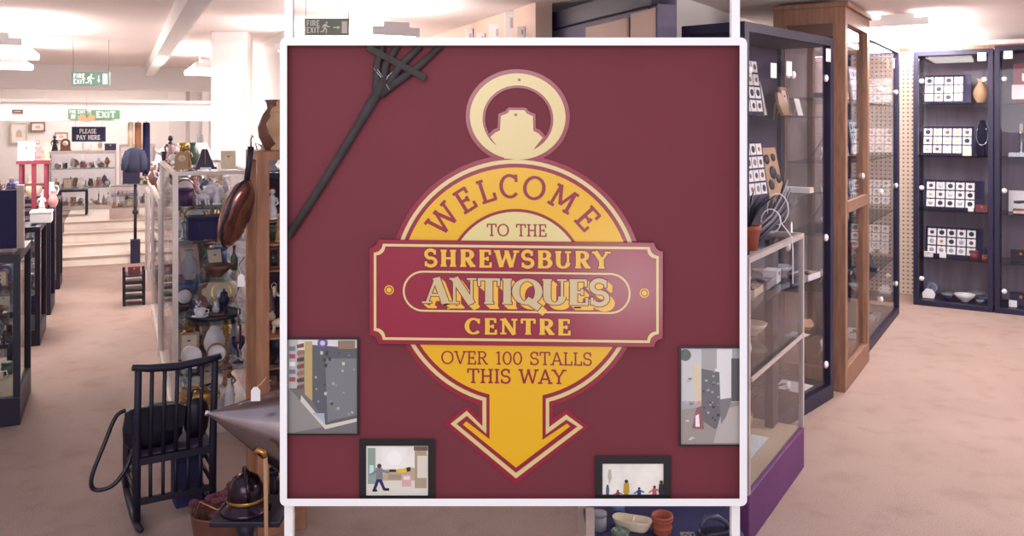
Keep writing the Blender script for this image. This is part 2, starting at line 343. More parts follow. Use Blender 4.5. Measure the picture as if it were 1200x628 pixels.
lettering(text_quads('ANTIQUES', 496, 714, 326.5, 356.5, .26, .09, 1.1, .07, grow=.06), sh(at(2.6101)), mat('letter_shade'), pq)
lettering(text_quads('ANTIQUES', 496, 714, 326.5, 356.5, .26, .09, 1.1, .07), sh(at(2.6096)), SKHAKI, pq)
# ---- wooden hay fork on the board, head up, running out under the border
FORK = mat('old_grey_wood', '#3b3534', .8, var=.25, scale=30)
fork = empty('hay_fork', (0, 0, 0), 0, 'long old grey wooden hay fork fixed slantwise on the crimson board', 'hay fork')
def bq(px, py, y): return Vector(at(y)(px, py))
MB().tube([bq(338, 277, 2.6155), bq(380, 212, 2.616), bq(420, 146, 2.616), bq(452, 92, 2.612)], [.0125, .0125, .0135, .017], 10).build('handle', FORK, fork)
for (a, b, c, d, e, f_) in ((441,104,442,74,449,53.5), (449,98,452,76,466,53.5), (456,96,470,76,493,53.5), (462,98,488,80,517,53.5)):
    MB().tube([bq(446, 112, 2.615), bq(a, b, 2.615), bq(c, d, 2.615), bq(e, f_, 2.615)], [.011, .013, .012, .0095], 8).build('tine', FORK, fork)
MB().bar(bq(430, 55, 2.6065), bq(499, 92, 2.6065), .008, .021).build('cross_bar', FORK, fork, bevel=.003)
MB().tube([bq(438,80,2.606), bq(446,90,2.602), bq(452,98,2.602), bq(457,106,2.604), bq(452,98,2.602), bq(454,90,2.602), bq(460,84,2.606)], .0015, 5).build('wire_tie', mat('tie_wire', '#b9b4b4', .4, .5), fork)
MB().tube([bq(439,77,2.606), bq(449,91,2.602)], .0013, 5).build('wire_tie', mat('tie_wire'), fork)
# ---- pictures on the board
BLACKF = mat('black_frame', '#1c1a1d', .35)
def picture(label, x0, y0, x1, y1, fr, ground, art, cat='picture'):
    t = empty('framed_picture', (0,0,0), 0, label, cat)
    yf = 2.616
    MB().ringp([(x0,y0),(x1,y0),(x1,y1),(x0,y1)], [(x0+fr,y0+fr),(x1-fr,y0+fr),(x1-fr,y1-fr),(x0+fr,y1-fr)], at(yf), at(2.6295)).build('frame', BLACKF, t)
    p = MB().prism([(x0+fr-.3,y0+fr-.3),(x1-fr+.3,y0+fr-.3),(x1-fr+.3,y1-fr+.3),(x0+fr-.3,y1-fr+.3)], at(2.621), at(2.6285)).build('print', mat('print_'+ground.strip('#'), ground, .35, var=.1, scale=20), t)
    byc = {}
    for k, (c, poly) in enumerate(art): byc.setdefault(c, []).append((k, poly))
    for c, lst in byc.items():
        mb = MB()
        for k, poly in lst: mb.add([at(2.6206-.00006*k)(*q_) for q_ in poly], [tuple(range(len(poly)))])
        mb.build('print_shapes', mat('ink_'+c.strip('#'), c, .4), p)
    return t
def rect(x0, y0, x1, y1): return [(x0,y0),(x1,y0),(x1,y1),(x0,y1)]
r2 = random.Random(3)
art = [('#6f6c6e', rect(338,455,418,507)), ('#8d8986', [(337,452),(352,470),(380,500),(337,508)]), ('#d8d6d4', rect(338,398,418,410)),
       ('#b8b6b4', rect(338,398,349,455)), ('#b7a06a', [(357,400),(366,400),(366,470),(357,462)]), ('#5a5c60', [(366,404),(418,408),(418,490),(381,499),(366,470)]),
       ('#77797c', [(381,420),(418,420),(418,486),(384,494)]), ('#cfc9bd', [(353,463),(382,498),(418,490),(418,494),(381,503),(352,470)])]
for k in range(26):
    x, y = r2.uniform(368, 414), r2.uniform(408, 484); w = r2.uniform(1.5, 4); art.append((r2.choice(['#a9a9a4', '#8a8f96', '#c4beb2', '#3c3d44']), [(x,y),(x+w,y+.6),(x+w*.8,y+w*1.3),(x,y+w)]))
for k in range(7): y = 402+k*8; art.append((['#7c4a3c','#9a6a58','#5d3a34'][k % 3], [(348,y+2),(356,y),(356,y+5),(348,y+6)]))
for k in range(5): y = 406+k*9; art.append((['#74747c','#a84a52','#e6e2dc'][k % 3], rect(339, y, 346, y+5)))
art += [('#6a54a0', circ(6, 378, 402, 16)), ('#c8c4c8', circ(3, 378, 402, 12)), ('#8a7660', rect(396,399,416,409)), ('#9ab0c4', [(366,484),(380,484),(381,496),(372,488)])]
picture('black framed photo of a glass display case on the board, upper left of arrow', 331.5, 395.5, 420.5, 510, 2.2, '#93908e', art)
art = [('#9b938b', [(799,480),(870,470),(870,521),(799,521)]), ('#c9c7c6', rect(799,409,822,470)), ('#dedcdb', rect(838,409,858,470)), ('#a8a4a2', rect(822,409,840,432)), ('#6b6a6c', [(822,432),(843,436),(845,496),(838,503),(822,492)]),
       ('#d8c7a4', [(812,426),(820,428),(822,474),(815,474)]), ('#56565a', rect(857,420,869,470)), ('#8f5c62', [(816,478),(822,476),(825,503),(811,502)]), ('#b9a09c', circ(3.4, 819, 473, 14)), ('#eeeae8', [(815,487),(819,485),(820,500),(815,500)]),
       ('#b5aea8', [(846,480),(866,475),(868,519),(836,519)]), ('#5e6a60', circ(7, 803, 416, 14)), ('#7d7a7a', [(843,468),(858,466),(851,488),(845,497)])]
for k in range(22):
    x, y = r2.uniform(823, 841), r2.uniform(434, 492); w = r2.uniform(1.5, 3.4); art.append((r2.choice(['#a9a9a4', '#8a8f96', '#b4aea6', '#3c3d44']), rect(x, y, x+w, y+w*.8)))
for k in range(10):
    x, y = r2.uniform(801, 812), r2.uniform(425, 515); art.append((r2.choice(['#b9b6b4', '#83807e', '#cfccc8']), rect(x, y, x+4, y+2)))
picture('black framed photo of an aisle of stalls, at the far edge of the crimson board', 796, 406, 871.5, 523, 2.2, '#aaa8a6', art)
def figure(x, y, h, coat, legs, skin='#3a3030', stride=.25, arms=0):
    """a small walking figure of flat ink shapes, feet at (x, y)"""
    w = h*.11; o = []
    o += [(legs, [(x-w*.7, y-h*.48), (x+w*.6, y-h*.48), (x+h*stride+w*.5, y), (x+h*stride-w*.5, y)]), (legs, [(x-w*.8, y-h*.48), (x+w*.5, y-h*.48), (x-h*stride+w*.5, y), (x-h*stride-w*.5, y)])]
    o.append((coat, [(x-w, y-h*.84), (x+w, y-h*.84), (x+w*1.25, y-h*.42), (x-w*1.25, y-h*.42)]))
    o.append((skin, circ(h*.085, x, y-h*.92, 12)))
    if arms:
        o += [(coat, [(x+w*.5, y-h*.82), (x+w*3.4, y-h*(.6+.1*arms)), (x+w*3.2, y-h*(.54+.1*arms)), (x+w*.5, y-h*.7)]), (coat, [(x-w*.5, y-h*.82), (x-w*3.4, y-h*.6), (x-w*3.2, y-h*.54), (x-w*.5, y-h*.7)])]
    return o
art = [('#dcd6c8', rect(431,558,500,579)), ('#8aa095', rect(431,525,440,567)), ('#c8dcdc', rect(433,545,438,555)), ('#b8a58e', rect(440,548,486,563)), ('#c9b9a2', rect(441,550,452,556)), ('#a4917c', rect(455,556,470,562)), ('#eceae4', rect(447,524,477,550)), ('#f4f2ee', circ(9, 462, 537, 16)),
       ('#a9977e', rect(486,524,500,572)), ('#d9d2c4', rect(489,534,500,560)), ('#6b5c4a', rect(485,523,501,528)), ('#e0be28', [(465,550),(478,548),(480,553),(466,554)]), ('#26262a', rect(456,550,464,553)), ('#26262a', [(476,548),(481,547),(481,552),(477,553)]),
       ('#d2a8a4', rect(471,556,482,570)), ('#e9d9d4', rect(473,558,480,562))]
art += figure(444.5, 574.5, 31, '#7d7f86', '#23285c', '#4a3a34', .2, 1)
art += [('#15151c', rect(436.5,573.5,442,576)), ('#15151c', rect(450,572,456,575))]
picture('black framed drawing of a man striding past a shop front, low on the board', 421, 514.5, 509.5, 588.5, 8, '#e8e4da', art, 'picture')
art = [('#b9b2a4', [(713,550),(716,550),(717,560),(714,568),(712,558)])]
for x, y, h, c, l, a in ((712,584,16,'#3b5f9c','#a03038',0), (724,588,14,'#a8323c','#2c2c34',1), (734,588,26,'#b8912e','#b8912e',0), (749,588,17,'#2c3a78','#2c2c34',1), (767,588,19,'#c0525c','#a85a5c',1), (775,588,25,'#252530','#252530',0)):
    art += figure(x, y, h, c, l, '#2c2228' if a else '#3a2c2c', .13, a)
picture('black framed drawing of children in a row, low on the board under the arrow tip', 697, 534.5, 786.5, 588.5, 9, '#ebe7dc', art, 'picture')
# ================================================================== the rooms
def wallbox(name, a, b, z0, z1, th, m):
    """upright slab from a to b (ground points), thickness th to the right-hand side of a->b"""
    a, b = Vector((a[0], a[1], 0)), Vector((b[0], b[1], 0)); L = (b-a).length; yaw = math.atan2(b.y-a.y, b.x-a.x)
    return struct(MB().box(0, L, -th, 0, z0, z1).build(name, m, None, loc=(a.x, a.y, 0), yaw=yaw))
struct(MB().box(-13, 9, -1.5, 19, -.1, 0).build('floor', CARPET))
CEIL = 2.5
struct(MB().box(-13, 9, 2.95, 19, CEIL, CEIL+.1).build('ceiling', CEILM))
wallbox('wall_left', Lw(-2.5, -2.4), Lw(15.5, -2.4), 0, CEIL, -.1, WALLW)
wallbox('wall_back', Lw(15.5, -2.4), Lw(15.5, 3.2), 0, CEIL, -.1, WALLW)
wallbox('wall_inner', Lw(7.4, 1.3), Lw(15.4, 1.3), 0, CEIL, .1, WALLW)
wallbox('wall_center', (-1.25, 9.1), (.155, 5.62), 0, CEIL, -.12, mat('wall_beige', '#cfb5a6', .8, var=.03, scale=2))
wallbox('wall_right', Rw(5.0, -1.95), Rw(9.35, -1.95), 0, CEIL, -.1, WALLW)
wallbox('wall_far', Rw(9.35, -1.95), Rw(9.35, 3.4), 0, CEIL, -.1, WALLW)
# trunking, soffits, pillars
def lbox(name, s0, s1, t0, t1, z0, z1, m): return struct(MB().box(t0, t1, s0, s1, z0, z1).build(name, m, None, yaw=YL))
lbox('trim_1', 3.6, 12.8, .34, .46, 2.36, CEIL, WHITEP)
lbox('trim_2', 11.0, 11.3, -2.39, 1.29, 1.735, 1.945, WHITEP)
lbox('trim_3', 13.0, 13.3, -2.39, 1.29, 2.17, CEIL, WHITEP)
lbox('trim_4', 10.9, 11.0, -2.39, 1.29, 1.945, 1.975, mat('trim_shade', '#cdbdb6', .6))
for px0, px1, d in ((247, 288, 7.35), (197, 217, 13)):
    a, b = P(px0, 300, d), P(px1, 300, d); w = (b-a).length
    struct(MB().box(0, w, 0, w, 0, CEIL).build('pillar', WALLW, None, bevel=.008, loc=(a.x, a.y, 0), yaw=YL*.3))
# steps up to the back room
STEPM = mat('step_paint', '#e6d9d0', .6, var=.06)
m = MB()
for k in range(4): m.box(-.62, 1.28, 11.42+.28*k, 15.5 if k == 3 else 11.42+.28*(k+1), 0 if k == 0 else 0, .11*(k+1))
struct(m.build('stairs', STEPM, None, yaw=YL))
m = MB()
for k in range(4): m.box(-.62, 1.28, 11.405+.28*k, 11.42+.28*k, .11*(k+1)-.018, .11*(k+1)+.002)
struct(m.build('trim_5', mat('step_nosing', '#b39a8c', .5), None, yaw=YL))
struct(MB().box(-2.39, -.62, 12.3, 15.4, 0, .44).build('floor_upper', CARPET, None, yaw=YL))
# pegboard behind the right-hand cabinets
struct(MB().box(0, 1.72, 0, .02, 0, 2.42).build('wall_pegboard', PEG, None, loc=Rw(9.32, -1.9), yaw=YRB))
struct(MB().box(0, 1.74, -.01, .02, 2.42, 2.455).build('trim_6', OAK, None, loc=Rw(9.32, -1.9), yaw=YRB))
struct(MB().box(0, 2.0, 0, .03, 0, 2.42).build('wall_pegboard_side', PEG, None, loc=Rw(7.2, -1.93), yaw=YRS))
struct(MB().box(-.01, .5, -.03, 0, 2.09, 2.19).build('trim_7', NAVY, None, loc=Rw(5.02, -1.92), yaw=YRS))
# ------------------------------------------------------------------ ceiling lights
DROP = .24
def ceiling_light(label, loc, yaw, L, w=.22, DROP=.24):
    t = empty('ceiling_light', (loc[0], loc[1], CEIL-DROP), yaw, label, 'ceiling light', 'fluorescent ceiling lights')
    MB().box(-w*.28, w*.28, 0, L, .05, .083).build('housing', WHITEP, t)
    MB().box(-w/2, w/2, .02, L-.02, 0, .05).build('diffuser', LAMPM, t, bevel=.012)
    for y in (.15, L-.15): MB().tube([(0, y, .083), (0, y, DROP)], .006, 6).build('hanger_rod', WHITEP, t)
    for y in (0, L-.02): MB().box(-w/2-.003, w/2+.003, y, y+.02, -.003, .052).build('end_cap', WHITEP, t)
    return t
ceiling_light('long fluorescent ceiling light over the left row of glass cases, nearest', Lw(7.0, -.8), YL, 1.5, .35)
ceiling_light('long fluorescent ceiling light farther down over the left row of glass cases', Lw(8.95, -.95), YL, 1.2, .3)
ceiling_light('fluorescent ceiling light beyond the white beam in the back room', Lw(13.6, -.4), YL, 1.2, .3)
ceiling_light('added fluorescent ceiling light between the white pillars over the right stalls', Lw(9.0, .85), YL, 1.5, .3)  # added fixture, brightens the ceiling on this side of the aisle
ceiling_light('fluorescent ceiling light behind the arrow fire exit sign', (-1.6, 6.5), YL*.2, 1.5, .4)
ceiling_light('added fluorescent ceiling light beyond the pine shelves, hidden over the tall glass case', Lw(5.2, 1.6), YL, .8, .3)  # added fixture, lights the tall glass case from behind
ceiling_light('added fluorescent ceiling light above the oak framed cabinet', Rw(4.4, .1), YRS-PI/2, 1.4, .3)  # added out of frame to brighten the right wing
ceiling_light('added fluorescent ceiling light over the carpet before the coin cabinet', Rw(4.6, 1.6), YRS-PI/2, 1.4, .3)  # another fixture added out of frame, more light on the right
ceiling_light('added fluorescent ceiling light above the cabinet of coins', Rw(7.9, -.9), YRS-PI/2, 1.5, .4, .1)  # added to lift the dim far wall and ceiling
ceiling_light('added fluorescent ceiling light in the corner above the pegboard', Rw(6.6, -.9), YRS-PI/2, 1.2, .4, .1)  # second lamp added for the dim back of the right wing
# ------------------------------------------------------------------ hanging and fixed signs
SGREEN = mat('sign_green', '#4f7a68', .4); SWHITE = mat('sign_white', '#f7f7f4', .5); SPALE = mat('sign_pale_green', '#5c8f68', .4); SGREY = mat('sign_grey_green', '#83907f', .4); NAVYS = mat('sign_navy', '#232452', .5)
RUN = [[(.50,.95),(.60,.95),(.63,.87),(.58,.79),(.49,.79),(.46,.87)], [(.34,.74),(.56,.76),(.46,.40),(.30,.42)], [(.34,.74),(.20,.62),(.16,.44),(.22,.43),(.27,.58),(.38,.66)],
       [(.52,.76),(.66,.58),(.82,.60),(.82,.52),(.62,.49),(.50,.62)], [(.42,.44),(.58,.36),(.56,.04),(.47,.04),(.48,.30),(.34,.36)], [(.31,.48),(.24,.22),(.02,.20),(.02,.12),(.30,.13),(.40,.40)]]
def sign_board(name, label, cat, x0, y0, x1, y1, d, m, items, cords=None, th=.02, yaw=0):
    """flat sign: board facing the aisle, flat shapes in picture-style coordinates on its face"""
    c = P((x0+x1)/2, y1, d); t = empty(name, c, yaw, label, cat); k = d/FP; xm = (x0+x1)/2
    f = lambda e: (lambda px, py: ((px-xm)*k, e, (y1-py)*k))
    MB().prism(rect(x0, y0, x1, y1), f(0), f(th)).build('board', m, t)
    for nm, mm, quads in items: flat(MB(), quads, f(-.002)).build(nm, mm, t)
    for cx, ty in cords or ():
        MB().tube([f(th/2)(cx, y0), f(th/2)(cx, ty)], .0022, 5).build('cord', mat('cord_grey', '#8d8084', .6), t)
    return t
def run_at(x0, y0, x1, y1): return [[(x0+(x1-x0)*a, y1-(y1-y0)*b) for a, b in q] for q in RUN]
def fire(T='FIRE', **k): pass
tx = lambda s, x0, x1, y0, y1: text_quads(s, x0, x1, y0, y1, .24, .2, 0)
cy_ = HZ - (CEIL-EYE)*FP/8.1
sign_board('fire_exit_sign', 'green hanging fire exit sign with down arrow over the aisle', 'sign', 84, 84.5, 128, 100, 8.1, SGREEN,
  [('lettering', SWHITE, tx('FIRE', 86, 100, 86.5, 91.5)+tx('EXIT', 86, 100, 93, 98)), ('running_figure', SWHITE, run_at(100, 86, 113, 99)),
   ('arrow', SWHITE, [rect(115.2,88.5,116.4,94), [(114,93.5),(117.6,93.5),(115.8,97)]]), ('door_symbol', SWHITE, [rect(120.5,86.5,126,98.5)])], [(85, cy_), (127, cy_)])
cy_ = HZ - (CEIL-EYE)*FP/5.2
sign_board('fire_exit_sign', 'grey green hanging fire exit sign with sideways arrow, just above the crimson board', 'sign', 357, 21.5, 409, 41.5, 5.2, SGREY,
  [('lettering', SWHITE, tx('FIRE', 359, 375, 24, 30.5)+tx('EXIT', 359, 375, 32, 38.5)), ('running_figure', SWHITE, run_at(375, 24.5, 389.5, 39.5)),
   ('arrow', SWHITE, [rect(390.5,31.5,396,32.8), [(395.5,30),(395.5,34.4),(399,32.2)]]), ('door_symbol', SWHITE, [rect(400.5,25,407,39)])], [(357.8, cy_), (408.2, cy_)])
db = 9.86
sign_board('exit_sign', 'pale green exit sign fixed on the white beam', 'sign', 108.5, 129, 139, 139.5, 9.87, SPALE, [('lettering', SWHITE, tx('EXIT', 113.5, 134.5, 130.8, 137.6))], yaw=YL, th=.008)
sign_board('fire_exit_sign', 'small pale green fire exit notice on the white beam, left of the exit sign', 'sign', 81, 128, 100.5, 139.8, 9.75, SPALE,
  [('lettering', SWHITE, tx('FIRE', 82.5, 89.5, 129.3, 132.8)+tx('EXIT', 91, 99, 129.3, 132.8)), ('running_figure', SWHITE, run_at(91, 134, 97, 139)), ('door_symbol', SWHITE, [rect(84, 134, 88.5, 139)])], yaw=YL, th=.008)
sign_board('plaque', 'small brown plaque fixed on the white beam', 'plaque', 15, 128.5, 26, 133, 9.51, mat('plaque_brown', '#5a3d32', .4), [('lettering', mat('plaque_gold', '#c9a97a', .4), [rect(17, 130.3, 24, 131.2)])], yaw=YL, th=.008)
pp = sign_board('pay_here_sign', 'navy sign asking to pay here hanging below the white beam', 'sign', 84, 148.5, 123, 166, 10.3, NAVYS,
  [('lettering', SWHITE, text_quads('PLEASE', 93, 113, 151, 156.3, .2, .13, .8)+text_quads('PAY HERE', 89.5, 117.5, 158.3, 163.6, .2, .13, .8))], [(88, 142), (119, 142)])
# tan paper fan tucked under the beam
t = empty('paper_fan', P(101.5, 141.2, 9.7), YL, 'tan paper fan perched under the beam between the exit signs', 'fan')
MB().prism([(-.08,.0),(-.09,.05),(-.03,.07),(0,.02),(.03,.07),(.09,.05),(.08,0),(0,-.02)], lambda x, z: (x, 0, z), lambda x, z: (x, .012, z)).build('fan_leaf', hue('tan'), t)
MB().tube([(0,.006,0),(0,.006,.27)], .002, 5).build('cord', mat('cord_grey'), t)
# ------------------------------------------------------------------ middle of the shop, seen over the board
dv = Vector((.97, -2.4, 0)).normalized(); yw = math.atan2(dv.y, dv.x)
t = empty('cupboard', (-.95, 7.25, 0), yw, 'tall grey cupboard with white boxes on its top, above the board', 'cupboard')
CUPM = mat('cupboard_grey', '#a39a9c', .6, var=.08)
MB().box(0, 1.75, -.4, 0, .08, 2.22).build('body', CUPM, t, bevel=.006); MB().box(-.02, 1.77, -.42, .0, 2.22, 2.25).build('top', CUPM, t); MB().box(.02, 1.73, -.37, -.02, 0, .08).build('plinth', NAVY, t)
for k in range(3): d_ = MB().box(.03+.57*k, .58+.57*k, -.42, -.4, .12, 2.18).build('door', CUPM, t, bevel=.004); MB().box(.53+.57*k, .55+.57*k, -.44, -.42, 1.0, 1.12).build('handle', GREYM, d_)
def upbox(label, px0, px1, ytop, d, m, name='storage_box', cat='box', z0=2.251, side=None, dep=.13):
    a, b = P(px0, 0, d), P(px1, 0, d); zt = EYE + (HZ-ytop)*d/FP
    t = empty(name, (a.x, a.y, z0), 0, label, cat, 'boxes on top of the tall cupboard'); w = b.x-a.x
    MB().box(0, w, 0, dep, 0, zt-z0).build('case', m, t, bevel=.003); MB().box(w, w+.045, .004, dep-.004, 0, zt-z0-.006).build('spine', side or NAVYD, t)
    MB().box(w*.55, w*.85, -.001, 0, (zt-z0)*.5, (zt-z0)*.8).build('label_patch', mat('print_grey', '#b5b2b6', .6), t)
upbox('short white box at the left on top of the tall cupboard', 545, 554, 33, 6.75, WHITEP)
upbox('low wide white box on top of the tall cupboard', 559, 568, 38, 6.5, WHITEP)
upbox('broad white box beside the tallest box on top of the tall cupboard', 573, 588, 28, 6.25, WHITEP)
upbox('tallest white box on top of the tall cupboard, with a dark blue side', 591.5, 603, 12.5, 5.98, WHITEP)
upbox('slim white box at the right end on top of the tall cupboard', 606, 615, 31, 5.78, WHITEP, dep=.1)
# panelled unit with dark cornice
dv = Vector((.305, -.77, 0)).normalized(); yw = math.atan2(dv.y, dv.x)
t = empty('panelled_unit', (.185, 6.03, 0), yw, 'beige panelled wall unit with a navy cornice rising over the board', 'wall unit')
BG = mat('unit_beige', '#c9aa9c', .6, var=.07, scale=4); BGR = mat('unit_grey', '#6f6780', .6, var=.08)
MB().box(0, 1.6, 0, .12, 0, 2.43).build('carcass', BGR, t); MB().box(-.03, 1.6, -.035, .12, 2.33, 2.45).build('cornice', NAVY, t, bevel=.008)
MB().box(.0, .3, -.012, -.001, .1, 2.25).build('panel', BG, t, bevel=.004)
MB().box(.78, 1.3, -.02, -.001, .1, 2.3).build('panel', BG, t, bevel=.006); MB().box(1.33, 1.59, -.012, -.001, .1, 2.32).build('panel', BG, t, bevel=.006)
t2 = empty('wall_clip', (0, 0, 0), 0, 'small dark clip hanging on the panelled unit above the board', 'clip')
t2.location = P(761, 11, 4.62); MB().box(-.004, .004, 0, .02, -.02, .03).build('clip_plate', NAVY, t2); MB().tube([(0,-.004,.02),(0,-.01,.0),(0,-.004,-.018)], .003, 5).build('hook', NAVY, t2)
# ================================================================== bric-a-brac: one builder per kind, (part, MB, hue override)
def lathe(pr, n=16): return MB().lathe(pr, n)
def K_vase(): return [('body', lathe([(.03,0),(.032,.005),(.055,.05),(.06,.09),(.04,.14),(.022,.165),(.024,.185),(.034,.2),(.029,.2),(.018,.17)]), None)], .06, .2
def K_bottle(): return [('body', lathe([(.03,0),(.034,.01),(.034,.12),(.014,.155),(.013,.19),(.016,.195),(.016,.2)]), None), ('stopper', lathe([(.009,.2),(.014,.21),(.016,.225),(.004,.24)], 10), 'brown')], .034, .24
def K_jug():
    h = MB().tube([(.04,0,.13),(.075,0,.125),(.085,0,.085),(.07,0,.045),(.05,0,.035)], .006, 6)
    return [('body', lathe([(.035,0),(.052,.03),(.055,.07),(.04,.12),(.036,.15),(.042,.165),(.036,.165),(.03,.14)]), None), ('handle', h, None)], .075, .165
def K_teapot():
    return [('body', lathe([(.03,0),(.055,.02),(.066,.055),(.055,.09),(.028,.105)]), None), ('lid', lathe([(.03,.104),(.026,.115),(.008,.122),(.012,.132),(.003,.14)], 12), None),
            ('spout', MB().tube([(-.055,0,.045),(-.085,0,.06),(-.1,0,.1)], [.014,.011,.007], 8), None), ('handle', MB().tube([(.055,0,.085),(.09,0,.09),(.1,0,.06),(.085,0,.035),(.06,0,.035)], .006, 6), None)], .1, .14
def K_cup():
    return [('saucer', lathe([(.02,0),(.055,.012),(.056,.015),(.02,.006)]), None), ('bowl', lathe([(.018,.008),(.034,.03),(.04,.065),(.037,.065),(.03,.03),(.005,.014)]), None), ('handle', MB().tube([(.036,0,.058),(.058,0,.055),(.056,0,.032),(.034,0,.028)], .004, 6), None)], .056, .065
def K_bowl(): return [('body', lathe([(.025,0),(.028,.008),(.06,.035),(.075,.06),(.071,.06),(.05,.03),(.003,.014)]), None)], .075, .06
def K_plate():
    m = MB(Matrix.Translation((0,.02,.002)) @ Matrix.Rotation(math.radians(78), 4, 'X') @ Matrix.Translation((0,.085,0))); m.lathe([(.004,.006),(.05,.006),(.083,-.004),(.085,.0),(.05,.012),(.004,.012)], 24)
    r = MB(Matrix.Translation((0,.019,.002)) @ Matrix.Rotation(math.radians(78), 4, 'X') @ Matrix.Translation((0,.085,.0125))); r.lathe([(.046,0),(.05,.001),(.054,.0)], 24, cap=False)
    s = MB().tube([(-.04,-.02,.004),(-.04,.05,.004),(0,.055,.07)], .003, 5).tube([(.04,-.02,.004),(.04,.05,.004),(0,.055,.07)], .003, 5)
    return [('dish', m, None), ('painted_band', r, 'gilt'), ('stand', s, 'black')], .085, .175
def K_figurine():
    return [('base', lathe([(.035,0),(.035,.012),(.028,.016)]), None), ('body', MB().lathe([(.03,.014),(.026,.05),(.016,.085),(.022,.11),(.014,.13),(.008,.138)], 12).sph((0,-.002,.155), .017).tube([(.02,0,.118),(.034,-.012,.09),(.022,-.03,.082)], [.008,.006,.005], 6).tube([(-.02,0,.118),(-.036,-.004,.095),(-.03,-.01,.065)], [.008,.006,.005], 6), None), ('hair', MB().sph((0,.004,.162), .0165), 'brown')], .036, .175
def K_dog():
    m = MB().sph((0,.01,.05), .03, 12, (.8,1.5,.8)).sph((0,-.035,.085), .022, 12, (.85,1,1)).sph((0,-.057,.079), .011)
    for x in (-.014,.014):
        for y in (-.022,.04): m.tube([(x,y,.04),(x,y,.018),(x,y-.004,.001)], [.009,.007,.008], 6)
        m.sph((x*1.15,-.03,.1), .009, 8, (.6,.6,1.2))
    m.tube([(0,.05,.06),(0,.068,.08),(0,.066,.1)], [.006,.004,.002], 6)
    return [('body', m, None)], .06, .11
def K_box(): return [('case', MB().box(-.06,.06,-.04,.04,0,.06), None), ('lid', MB().box(-.062,.062,-.042,.042,.061,.078), None), ('clasp', MB().box(-.008,.008,-.046,-.042,.05,.068), 'gilt')], .065, .078
def K_book(): return [('cover', MB().box(-.055,.055,-.08,.08,0,.003).box(-.055,.055,-.08,.08,.027,.03).box(-.055,-.052,-.08,.08,.003,.027), None), ('pages', MB().box(-.052,.052,-.077,.077,.003,.027), 'cream')], .085, .03
def K_card():
    m = MB(Matrix.Rotation(math.radians(-14), 4, 'X')); m.box(-.04,.04,0,.003,0,.075); s = MB().bar((0,.03,.002),(0,.012,.05),.01,.002)
    return [('sheet', m, None), ('prop', s, None)], .04, .075
def K_frame():
    R_ = Matrix.Rotation(math.radians(-12), 4, 'X'); o, i = rect(-.05,0,.05,.13), rect(-.038,.012,.038,.118)
    m = MB(R_).ringp(o, i, lambda x, z: (x, 0, z), lambda x, z: (x, .012, z)); p = MB(R_).box(-.039,.039,.004,.009,.011,.119)
    return [('moulding', m, None), ('picture_sheet', p, 'cream'), ('strut', MB().bar((0,.055,.003),(0,.02,.09),.014,.003), 'brown')], .055, .13
def K_clock():
    f = MB(Matrix.Translation((0,-.031,.085)) @ Matrix.Rotation(PI/2, 4, 'X')).lathe([(.028,0),(.028,.003),(.002,.003)], 20)
    h = MB().box(-.0015,.0015,-.036,-.0345,.085,.106).box(0,.015,-.036,-.0345,.0835,.0865)
    return [('case', MB().prism([(-.05,.012),(.05,.012),(.05,.09)]+[(.05*math.cos(a),.09+.05*math.sin(a)) for a in [PI*k/10 for k in range(1,10)]]+[(-.05,.09)], lambda x, z: (x,-.03,z), lambda x, z: (x,.03,z)), None), ('base', MB().box(-.06,.06,-.035,.035,0,.012), None), ('dial', f, 'cream'), ('hands', h, 'black')], .06, .14
def K_candlestick(): return [('body', lathe([(.04,0),(.04,.006),(.015,.014),(.01,.03),(.016,.06),(.009,.09),(.009,.14),(.018,.155),(.02,.17),(.013,.17)], 14), None), ('candle', lathe([(.01,.165),(.01,.225),(.002,.228)], 10), 'cream')], .04, .228
def K_goblet(): return [('body', lathe([(.03,0),(.03,.004),(.006,.012),(.005,.06),(.02,.075),(.033,.1),(.034,.135),(.031,.135),(.028,.1),(.003,.08)], 14), None)], .034, .135
def K_decanter(): return [('body', lathe([(.045,0),(.05,.02),(.048,.09),(.018,.13),(.015,.16),(.024,.172),(.012,.17)], 14), None), ('stopper', lathe([(.011,.166),(.011,.176),(.024,.195),(.02,.215),(.003,.225)], 10), None)], .05, .225
def K_tin(): return [('drum', lathe([(.045,0),(.045,.085)], 18), None), ('lid', lathe([(.047,.085),(.047,.1),(.04,.104),(.002,.104)], 18), None)], .047, .104
def K_dome(): return [('plinth', lathe([(.06,0),(.062,.008),(.055,.018)], 18), 'brown'), ('cover', MB().lathe([(.05,.018),(.052,.06),(.046,.1),(.03,.125),(.004,.134)], 18, cap=False), 'glass'), ('ornament', MB().lathe([(.02,.018),(.028,.04),(.012,.07),(.016,.085),(.002,.1)], 10), None), ('finial', MB().sph((0,0,.14), .008, 8), 'glass')], .062, .148
def K_lampbase(): return [('column', lathe([(.045,0),(.045,.01),(.018,.02),(.03,.06),(.036,.1),(.016,.14),(.01,.17)], 14), None), ('shade', MB().lathe([(.075,.16),(.045,.25),(.043,.25),(.073,.16)], 18, cap=False), 'cream')], .075, .25
def K_basket():
    m = lathe([(.05,0),(.062,.03),(.064,.06),(.068,.075),(.063,.075),(.056,.03),(.003,.008)], 18)
    return [('bowl', m, None), ('handle', MB().tube([(.064*math.cos(a),0,.07+.075*math.sin(a)) for a in [PI*k/10 for k in range(11)]], .005, 6), None)], .068, .15
def K_shell():
    m = MB()
    for k in range(7): a = -.9+.3*k; m.tube([(0,0,.006),(.05*math.sin(a),-.012,.04*math.cos(a)+.012),(.085*math.sin(a),0,.07*math.cos(a)+.012)], [.008,.014,.008], 6)
    return [('body', m, None)], .08, .09
